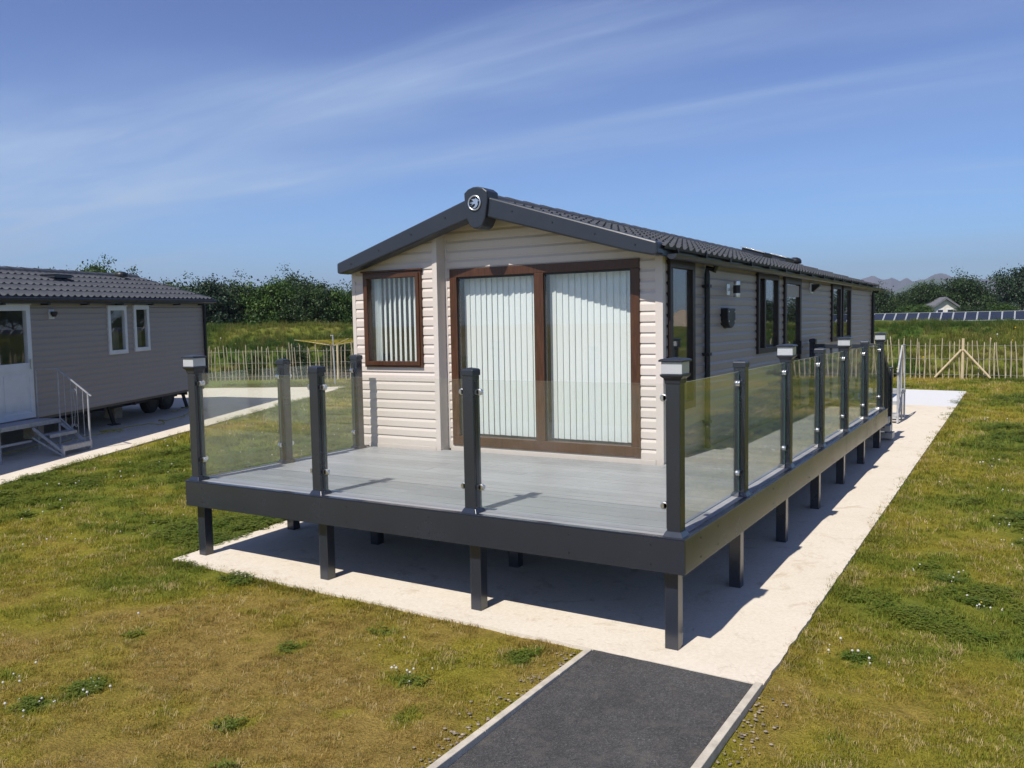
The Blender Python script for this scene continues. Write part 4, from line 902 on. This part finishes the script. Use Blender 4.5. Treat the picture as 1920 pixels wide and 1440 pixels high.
# clover heads
fx=[];fy=[]
for px,py,r_,fl in PATCH:
    if fl: n=int(5+r_*20) if r_<.3 else int(18*r_); a=RNG.uniform(0,2*PI,n); q=r_*1.25*RNG.random(n)**.6; fx+=list(px+q*np.cos(a)); fy+=list(py+q*np.sin(a))
x,y=lawn_points(-16,5,-2,22,5,26,1.6); n_=fbm(x*.7,y*.7,3); k=n_>.55; fx+=list(x[k]);fy+=list(y[k]); fx=np.array(fx);fy=np.array(fy)
bad=np.zeros(fx.shape,bool)
for p in HARD: bad|=inpoly(fx,fy,p)
fx,fy=fx[~bad],fy[~bad]
def head(seed):
    mb=MB(); mb.tube([(0,0,0),(0,0,.030)],.001,3,cap=False); mb.T=Matrix.Translation((0,0,.034)); mb.lathe([(.002,-.007),(.008,-.004),(.0095,.001),(.006,.007),(.001,.009)],8); return mb
ki=(RNG.random(len(fx))<.04).astype(int)
scatter('clover_flowers',np.stack([fx,fy,gz(fx,fy)-.008],-1),RNG.uniform(.5,1.1,len(fx))*np.clip(np.hypot(fx-cp[0],fy-cp[1])/11,1,1.35),np.ones((len(fx),3))*.7,[(head(1),M_flower),(head(2),M_yellow)],ki,'small white clover heads dotted over the lawn','flowers')
# pebbles and crumbs beside the path
n=900; x=np.where(RNG.random(n)<.55,-.69-np.abs(RNG.normal(0,.10,n)),.60+np.abs(RNG.normal(0,.09,n))); y=RNG.uniform(-5,-.25,n); z=gz(x,y)-.004
def stone(seed):
    r=random.Random(seed); mb=MB(); mb.lathe([(.003,0),(.009*r.uniform(.8,1.2),.002),(.010*r.uniform(.8,1.3),.005),(.004,.009)],6); return mb
scatter('gravel',np.stack([x,y,z],-1),RNG.uniform(.3,1.2,n),np.tile([[.30,.25,.19]],(n,1))*RNG.uniform(.7,1.9,(n,1)),[(stone(1),M_blade),(stone(5),M_blade)],None,'loose pebbles in the bare soil along the tarmac path edging','gravel')
# rough grass on the bank
x=RNG.uniform(-40,16,90000); y=RNG.uniform(2,46,90000); d=(y-yfence(x)); k=(d>.35)&(d<15)&(RNG.random(90000)<np.clip(1.3-d/11,.3,1)); x,y,d=x[k],y[k],d[k]; z=ground_z(x,y); k=visible(x,y,z,1.3); x,y,z,d=x[k],y[k],z[k],d[k]
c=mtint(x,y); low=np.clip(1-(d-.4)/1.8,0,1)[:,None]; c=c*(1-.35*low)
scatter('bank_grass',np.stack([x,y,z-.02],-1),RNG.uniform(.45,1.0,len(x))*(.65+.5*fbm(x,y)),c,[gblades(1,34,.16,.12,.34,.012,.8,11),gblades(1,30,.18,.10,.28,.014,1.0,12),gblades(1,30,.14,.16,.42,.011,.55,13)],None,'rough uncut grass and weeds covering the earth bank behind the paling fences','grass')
# flowers on the bank
k=(RNG.random(len(x))<.010)&(d<5.5); scatter('bank_flowers',np.stack([x[k],y[k],z[k]+.18],-1),RNG.uniform(1.5,3.0,k.sum()),np.ones((k.sum(),3)),[(head(1),M_flower),(head(2),M_yellow)],(RNG.random(k.sum())<.75).astype(int),'tiny yellow and white weed flowers on the earth bank','flowers')

# ---------------------------------------------------------------- chestnut paling fences
def pale_mesh(h,r,seed):
    rr=random.Random(seed); mb=MB(); n=6; pts=[];rs=[]; bx,by=rr.uniform(-.025,.025),rr.uniform(-.02,.02)
    for k in range(n): t=k/(n-1); pts.append((bx*math.sin(PI*t)+rr.uniform(-.004,.004),by*math.sin(PI*t),h*t)); rs.append(r*(1.05-.15*t)*rr.uniform(.9,1.1))
    pts.append((pts[-1][0],pts[-1][1],h+.05)); rs.append(.004); mb.tube(pts,r,6,rr=rs); return mb
PALES=[pale_mesh(1.15+.08*((k*7)%5-2)/2,.0155+.002*(k%3),k).build('pale',M_pale) for k in range(6)]
for p in PALES: COL.objects.unlink(p)
def fence(x0,x1,label,bx,braces,name='paling_fence',sp=.165):
    root=empty(name,(bx,float(yfence(bx)),gz(bx,float(yfence(bx)))),label,'fence','chestnut paling fences'); x=x0; wires=[[],[],[]]; k=0; mbx=None
    while x<x1:
        dxdy=(float(yfence(x+.1))-float(yfence(x)))/.1; yy=float(yfence(x)); zz=gz(x,yy)-.02
        p=PALES[random.randrange(6)].copy(); COL.objects.link(p); p.parent=root; p.matrix_parent_inverse=root.matrix_world.inverted(); p.name='pale'
        p.location=(x,yy,zz); p.rotation_euler=(random.gauss(0,.03),random.gauss(0,.045),random.uniform(0,6.28)); s=random.uniform(.94,1.06); p.scale=(1,1,s)
        for w,h in zip(wires,(.14,.62,1.02)): w.append(Vector((x,yy-.018,zz+h+random.uniform(-.008,.008))))
        x+=sp*random.uniform(.82,1.18)/math.sqrt(1+dxdy**2); k+=1
    for w in wires:
        if len(w)>1: mb=MB(); mb.tube(w,.0045,4); mb.build('wire',M_wire,root)
    for bx_,br in braces:
        yb=float(yfence(bx_)); zb=gz(bx_,yb); mb=MB(); mb.tube([(bx_,yb-.05,zb-.05),(bx_+.01,yb-.05,zb+1.22)],.045,10,rr=[.045,.040]); sk=mb.build('stake',M_stake,root)
        if br:
            for s in (-1,1): mb=MB(); mb.tube([(bx_+s*.03,yb-.10,zb+.88),(bx_+s*.74,yb-.12,zb+.04)],.032,10); mb.build('brace',M_stake,root)
    return root,k
fa=fence(-24.0,-13.5,'chestnut paling fence below the bank between the grey lodge and the cream lodge',-19,[(-22.9,False),(-18.85,False),(-15.2,False)],sp=.138)
fb=fence(-9.5,4.6,'paling fence with a braced stake, beyond the slab right of the cream lodge',0,[(.26,True),(-6,False)],sp=.150)

# ---------------------------------------------------------------- trees
def crown_mesh(name,seed,nleaf,blobs,leaf,mat,spikes=6):
    """leaf clumps spread through a set of lobes; unit tree: radius about 1, height about 1"""
    r=np.random.default_rng(seed); B=np.array(blobs,float)
    sp=[]                                          # thin shoots that break the outline
    for k in range(spikes):
        b=B[r.integers(len(B))]; a=r.uniform(0,2*PI); sp.append((b[0]+b[3]*.6*math.cos(a),b[1]+b[3]*.6*math.sin(a),b[2]+b[4]*1.0,.07,.17))
    allb=np.array(list(B)+sp); vol=allb[:,3]**1.6*allb[:,4]**.8; vol[len(B):]*=.9; pr_=vol/vol.sum()
    # clumps
    nc=nleaf//22; bi=r.choice(len(allb),nc,p=pr_); d=r.normal(size=(nc,3)); d/=np.linalg.norm(d,axis=1)[:,None]; d[:,2]=np.where(d[:,2]<-.35,-d[:,2],d[:,2])
    q=r.uniform(.35,1.04,nc)**.55; wob=1+.22*(vnoise(d[:,0]*2.5+bi*3.1+40,d[:,2]*2.5+d[:,1]*2+40)-.5)*2
    c=allb[bi,:3]+d*(q*wob)[:,None]*allb[bi][:,[3,3,4]]
    keep=c[:,2]>.02; c=c[keep]; d=d[keep]; bi=bi[keep]; nc=len(c)
    n=nc*22; ci=np.repeat(np.arange(nc),22); off=r.normal(size=(n,3))*np.array([.050,.050,.032])*(1+.3*(leaf>.04)); p=c[ci]+off
    nn=d[ci]*.6+r.normal(size=(n,3))*.75+np.array([0,0,.45]); nn/=np.linalg.norm(nn,axis=1)[:,None]
    t=np.cross(nn,r.normal(size=(n,3))); t/=np.linalg.norm(t,axis=1)[:,None]; b=np.cross(nn,t); s=leaf*r.uniform(.6,1.3,n)[:,None]
    V=np.stack([p-t*s*.5,p+b*s*.30+t*s*.05,p+t*s*.5,p-b*s*.30+t*s*.05],1).reshape(-1,3)
    me=bpy.data.meshes.new(name); me.vertices.add(len(V)); me.vertices.foreach_set('co',V.ravel()); me.loops.add(n*4); me.loops.foreach_set('vertex_index',np.arange(n*4,dtype=np.int32)); me.polygons.add(n); me.polygons.foreach_set('loop_start',np.arange(0,n*4,4,dtype=np.int32)); me.polygons.foreach_set('loop_total',np.full(n,4,dtype=np.int32)); me.update()
    cl=r.uniform(.1,.9,nc); v=np.clip(.15+.55*cl[ci]+r.normal(size=n)*.16,0,1)
    a=me.attributes.new('v','FLOAT','POINT'); a.data.foreach_set('value',np.repeat(v,4)); me.materials.append(mat); return me
def blobs(seed,kind):
    r=random.Random(seed); o=[]
    if kind=='bush':     # leafy to the ground
        for i in range(11): a=r.uniform(0,6.28); q=r.uniform(0,.62); z=r.uniform(.18,.74)*(1-.25*q); s=r.uniform(.24,.40); o.append((q*math.cos(a),q*math.sin(a),z,s,s*.85))
        o.append((0,0,.35,.60,.36)); o.append((0,0,.62,.42,.34))
        for i in range(7): a=i*.9+r.uniform(0,.4); q=r.uniform(.45,.75); o.append((q*math.cos(a),q*math.sin(a),r.uniform(.10,.22),r.uniform(.26,.36),.24))
    else:                # standard tree: crown on a trunk
        for i in range(12): a=r.uniform(0,6.28); q=r.uniform(.1,.62); z=r.uniform(.38,.82)-.12*q; s=r.uniform(.22,.36); o.append((q*math.cos(a),q*math.sin(a),z,s,s*.72))
        o.append((0,0,.60,.50,.30)); o.append((0,0,.84,.26,.16))
    return o
CR_={}
for k,(kd,mt,sd) in enumerate((('bush',M_leafD,1),('bush',M_leafD,2),('bush',M_leafB,3),('bush',M_leafG,4),('tree',M_leafG,5),('tree',M_leafD,6),('tree',M_leafB,8))): CR_[k]=crown_mesh('crown_leaves',sd,14500,blobs(sd,kd),.047,mt,9 if kd=='bush' else 5)
def trunk_mesh(seed):
    r=random.Random(seed); mb=MB(); mb.tube([(0,0,-.06),(.01,0,.15),(.0,.02,.38),(.02,0,.62)],.03,8,rr=[.040,.030,.024,.012])
    for k in range(7): a=k*2.4; z=.22+.055*k; q=r.uniform(.3,.5); mb.tube([(0,0,z),(q*.5*math.cos(a),q*.5*math.sin(a),z+.10),(q*math.cos(a),q*math.sin(a),z+.26)],.012,5,rr=[.014,.010,.004])
    return mb
TRK=[trunk_mesh(k).build('trunk',M_bark) for k in range(3)]
for t in TRK: COL.objects.unlink(t)
def tree(px,dist,top_py,rad,k,label,cat='tree',name='tree',group='trees and shrubs beyond the bank',sink=.0,py=605):
    p=aim(px,py,dist); z=float(ground_z(p.x,p.y)); t=aim(px,top_py,dist); hgt=max(1.2,(t.z-z)/1.0)
    root=empty(name,(p.x,p.y,z-sink),label,cat,group); root.rotation_euler=(0,0,random.uniform(0,6.28)); root.scale=(rad,rad,hgt*.95)
    c=bpy.data.objects.new('crown',CR_[k].copy() if False else CR_[k]); COL.objects.link(c); c.parent=root
    q=bpy.data.objects.new('trunk',TRK[k%3].data); COL.objects.link(q); q.parent=root; return root
G1='dark trees on the bank between the two lodges'; G2='trees beyond the solar panels'
LT=[ # px,dist,top,rad,kind,label
 (345,47,503,3.0,0,'dark bush rising just right of the grey lodge roof, leftmost of the hedge'),
 (392,44,496,2.3,2,'spiky bluish shrub behind the lamp post at the left corner of the deck'),
 (432,46,499,2.5,0,'dark shrub with a pointed top, left of the dip in the hedge'),
 (478,48,518,2.3,1,'low dark shrub in the dip of the hedge'),
 (520,44,499,2.5,3,'green rounded tree right of the dip in the hedge'),
 (556,47,488,2.5,0,'tallest dark tree of the hedge, with a shoot at its tip'),
 (596,43,501,2.3,1,'dark tree between the tallest one and the cream lodge'),
 (628,43,515,2.0,3,'bright green shrub close to the left wall of the cream lodge'),
 (668,47,520,2.4,2,'bluish tree showing right at the corner of the cream lodge'),
 (308,60,506,3.2,1,'dark bush showing above the end of the grey lodge roof'),
 (262,66,499,3.2,2,'shrub with thin shoots above the roof ridge of the grey lodge'),
 (176,62,482,3.2,4,'light green tree top above the skylight of the grey lodge'),
 (90,70,489,3.4,6,'sparse tree tip showing over the middle of the grey roof ridge'),
 (222,70,496,3.2,5,'dark tree tip between the light green tree top and the thin shooted shrub'),
 (135,74,497,3.0,2,'low bluish tree tip left of the light green tree top'),
 (12,70,486,3.4,6,'sparse tree tip showing over the left end of the grey roof ridge'),
]
for a in LT: tree(*a,group=G1,py=605,sink=.45)
# the same hedge carried on behind the lodges
for px,dist,top,rad,k in ((720,48,500,3,1),(800,50,505,3,0),(880,52,500,3.2,2),(960,54,505,3.2,1),(1050,56,500,3.2,0)): tree(px,dist,top,rad,k,'dark tree of the hedge wholly behind the cream lodge',group=G1)
RT=[
 (1640,92,532,4.4,0,'dark tree right at the far end of the cream lodge'),
 (1668,100,553,3.8,3,'low green shrub between the far end of the lodge and the wide tree'),
 (1702,92,540,4.2,1,'dark bushy tree left of the wide tree, with the mountains above it'),
 (1740,88,528,4.2,5,'dark tree leaning on the left of the wide tree'),
 (1808,90,508,6.6,0,'widest dark domed tree behind the solar panels'),
 (1862,96,545,4.6,2,'lower bluish tree between the wide tree and the tallest one'),
 (1915,84,494,6.0,6,'tallest tree behind the solar panels, at the right edge'),
 (1726,79,568,2.7,3,'low green bush left of the white cottage'),
 (1700,82,570,2.8,3,'low green bush under the dark bushy tree'),
 (1813,79,570,2.4,1,'low dark bush right of the white cottage'),
 (1880,80,568,3.0,3,'low green bush under the tallest tree'),
 (1990,90,520,6,0,'dark tree just outside the right edge, seen mirrored in the lodge windows'),
 (2100,85,515,6,5,'second dark tree outside the right edge, seen mirrored in the lodge windows'),
 (2230,80,520,6,1,'third dark tree outside the right edge, seen mirrored in the lodge windows'),
 (2400,80,525,6,0,'fourth dark tree outside the right edge, seen mirrored in the lodge windows'),
]
for px,dist,top,rad,k,lb in RT: tree(px,dist,top,rad*.62,k,lb,group=G2,py=590)
# brambles right behind the left paling fence
for i,(x,r_,h_,k,lb) in enumerate(((-22.0,.9,1.1,3,'green bramble behind the paling fence next to the grey lodge'),(-20.6,1.1,1.35,1,'dark bramble behind the middle of the left paling fence'),(-19.4,1.1,1.5,0,'dark bramble behind the yellowish stake of the left paling fence'),(-18.0,1.2,1.55,0,'dark bramble behind the pole of the rotary clothes line'),(-16.7,1.1,1.4,1,'dark bramble behind the fence at the corner of the cream lodge'))):
    y=float(yfence(x))+.75; root=empty('bramble_bush',(x,y,float(ground_z(x,y))-.1),lb,'bush','brambles behind the left fence'); root.scale=(r_,r_*.6,h_); c=bpy.data.objects.new('foliage',CR_[k]); COL.objects.link(c); c.parent=root

# ---------------------------------------------------------------- solar panels
sy=62.; zt=2.62
x=-14.5; n=0; tl=R(21)
while x<9:
    if n%1==0:
        pw=.72; r_=None
    mbf=MB(); T=Matrix.Translation((x,sy,float(zt)))@Matrix.Rotation(tl,4,'X'); mbf.T=T; w=.030; L_=1.65
    for a,b,c_,d in ((0,pw,-w,0),(0,pw,-L_,-L_+w),(0,w,-L_+w,-w),(pw-w,pw,-L_+w,-w)): mbf.box(a,b,c_,d,-.03,.012)
    mbf.T=None
    zz=float(ground_z(x+.5,sy+.1)); top=T@Vector((pw/2,-.05,-.03)); mbf.beam(top,(top.x,top.y+.1,zz-.1),.05,.05); lo=T@Vector((pw/2,-L_+.05,-.03)); mbf.beam(lo,(lo.x,lo.y,float(ground_z(lo.x,lo.y))-.1),.05,.05)
    root=empty('solar_panel',(x+pw/2,sy-.8,zz),None,'solar panel','row of solar panels'); 
    mbf.build('panel_frame',M_alu,root); mb=MB(); mb.T=T; mb.box(w,pw-w,-L_+w,-w,-.02,.006); mb.build('cells',M_panel,root)
    root['label']='dark solar panel with a pale frame in the long row beyond the grass bank'
    x+=pw+.02; n+=1
# ---------------------------------------------------------------- cottage among the trees
p=aim(1772,590,85); gzc=float(ground_z(p.x,p.y)); ct=empty('cottage',(p.x,p.y,gzc),'small white cottage with grey gabled roof showing between the trees at the right','house')
k=118/FPX; T=Matrix.Translation((p.x,p.y,0))@Matrix.Rotation(R(25),4,'Z')
zt_=aim(1772,575,85).z; zr=aim(1772,562,85).z
mb=MB(); mb.T=T; hw_=1.0; a=[mb.pt(q) for q in ((-hw_,0,gzc-1),(hw_,0,gzc-1),(hw_,0,zt_),(0,0,zr+.1),(-hw_,0,zt_))]; b=[mb.pt(q) for q in ((-hw_,2.6,gzc-1),(hw_,2.6,gzc-1),(hw_,2.6,zt_),(0,2.6,zr+.1),(-hw_,2.6,zt_))]
mb.face(a); mb.face(b[::-1])
for i in range(5): mb.face([a[i],b[i],b[(i+1)%5],a[(i+1)%5]])
mb.build('wall',M_render,ct)
mb=MB(); mb.T=T; e=.15; h_=(zr-zt_)/hw_
for s in (-1,1):
    i=[mb.pt(q) for q in ((0,-.3,zr+.25),(s*(hw_+e),-.3,zt_-h_*e+.12),(s*(hw_+e),2.8,zt_-h_*e+.12),(0,2.8,zr+.25),(0,-.3,zr+.05),(s*(hw_+e),-.3,zt_-h_*e-.05),(s*(hw_+e),2.8,zt_-h_*e-.05),(0,2.8,zr+.05))]
    for q in ((0,1,2,3),(4,7,6,5),(0,4,5,1),(1,5,6,2),(2,6,7,3)): mb.face([i[j] for j in q])
mb.build('roof',M_slate,ct)
for dx in (-.42,.42):
    mb=MB(); mb.T=T; mb.box(dx-.3,dx+.3,-.04,.02,zt_-1.1,zt_-.2); f=mb.build('window',M_white,ct); mb=MB(); mb.T=T; mb.box(dx-.22,dx+.22,-.05,-.041,zt_-1.02,zt_-.28); mb.build('pane',M_panel,f)
p=aim(1822,590,135); gzc=float(ground_z(p.x,p.y)); c2=empty('house_roof',(p.x,p.y,gzc),'grey roofed house half hidden behind the wide dark tree','house'); c2.name='house'
zr2=aim(1822,540,135).z; ze=aim(1822,556,135).z; T=Matrix.Translation((p.x,p.y,0))@Matrix.Rotation(R(-32),4,'Z')
mb=MB(); mb.T=T; mb.box(-5,5,0,6,gzc-1,ze); mb.build('wall',M_render,c2)
mb=MB(); mb.T=T; i=[mb.pt(q) for q in ((-5.4,-.4,ze-.15),(5.4,-.4,ze-.15),(5.2,3,zr2),(-5.2,3,zr2),(-5.4,6.4,ze-.15),(5.4,6.4,ze-.15))]
for q in ((0,1,2,3),(3,2,5,4),(0,3,4),(1,5,2),(0,4,5,1)): mb.face([i[j] for j in q])
mb.build('roof',M_slate,c2)
# sand heap out to the right, mirrored in the lodge windows
mb=MB(); n=26
for i in range(n+1):
    for j in range(n+1):
        u=-1+2*i/n; v=-1+2*j/n; q=max(0,1-math.hypot(u,v)); h=2.6*q**.8*(.8+.5*float(fbm(u*2+5,v*2+5,4))); mb.pt((15.5+3*u,50+3*v,float(ground_z(15.5+3*u,50+3*v))-.1+h*.4))
for i in range(n):
    for j in range(n): mb.face([i*(n+1)+j,(i+1)*(n+1)+j,(i+1)*(n+1)+j+1,i*(n+1)+j+1])
tag(mb.build('sand_heap',M_sand,None,smooth=True),'heap of pale sand beyond the right edge, seen mirrored in the side windows','sand heap')
# ---------------------------------------------------------------- mountains
def ridge(name,dist,pts,mat,depth,seed):
    xs_=[a for a,_ in pts]; ys_=[b for _,b in pts]; P_=np.linspace(xs_[0],xs_[-1],260); top=np.interp(P_,xs_,ys_); mb=MB(); rows=[]
    for px,py in zip(P_,top):
        py=py-1.1*(float(fbm(px*.22+seed,3.,4))-.5)*2; a=aim(px,py,dist); dirn=Vector((a.x-CP.x,a.y-CP.y,0)).normalized(); row=[]
        hz=a.z
        for k in range(9):
            t=k/8; rel=(1-t)**1.25; dd=-depth*t; z=hz*rel*(1+.10*math.sin(px*.21+k*1.3+seed)*t*(1-t)*4); q=Vector((a.x,a.y,0))+dirn*(dd*(1+.25*math.sin(px*.09+seed))) ; row.append(mb.pt((q.x,q.y,max(z,-6) if k<8 else -6)))
        q=Vector((a.x,a.y,0))+dirn*depth; row.insert(0,mb.pt((q.x,q.y,-6))); rows.append(row)
    for r0,r1 in zip(rows,rows[1:]):
        for k in range(9): mb.face([r0[k],r0[k+1],r1[k+1],r1[k]])
    return tag(mb.build(name,mat,None,smooth=False),kind='structure')
M_hill=worn('heather_mountain',(.085,.07,.07),.95,.3,.004,.3,.02); M_hill2=worn('green_hill',(.055,.085,.04),.95,.35,.01,.3,.05)
ridge('mountain',3800,[(1380,560),(1500,540),(1600,528),(1630,519),(1638,517.5),(1658,525),(1672,520.5),(1687,527.5),(1700,520.5),(1712,528),(1735,523),(1753,514),(1767,512),(1785,519),(1820,526),(1870,522),(1930,530),(2050,522),(2200,540),(2400,570)],M_hill,900,2)
ridge('hill',2300,[(1450,582),(1600,560),(1670,548),(1700,535),(1722,528),(1750,523),(1790,522),(1840,530),(1900,538),(2000,545),(2200,560),(2400,585)],M_hill2,700,6)

# ---------------------------------------------------------------- haze
if HAZE:
    mb=MB(); mb.box(-5950,5950,-3100,5950,-9,330); hz=mb.build('haze',None) if False else None
    me=bpy.data.meshes.new('haze'); me.from_pydata(mb.v,[],mb.f); hz=bpy.data.objects.new('haze',me); COL.objects.link(hz); tag(hz,kind='stuff')
    m=bpy.data.materials.new('haze'); m.use_nodes=True; nt=m.node_tree; nt.nodes.remove(nt.nodes['Principled BSDF']); pv=nt.nodes.new('ShaderNodeVolumePrincipled'); pv.inputs['Density'].default_value=HAZE; pv.inputs['Color'].default_value=(.80,.88,1,1); pv.inputs['Anisotropy'].default_value=.2
    nt.links.new(pv.outputs[0],nt.nodes['Material Output'].inputs['Volume']); me.materials.append(m)
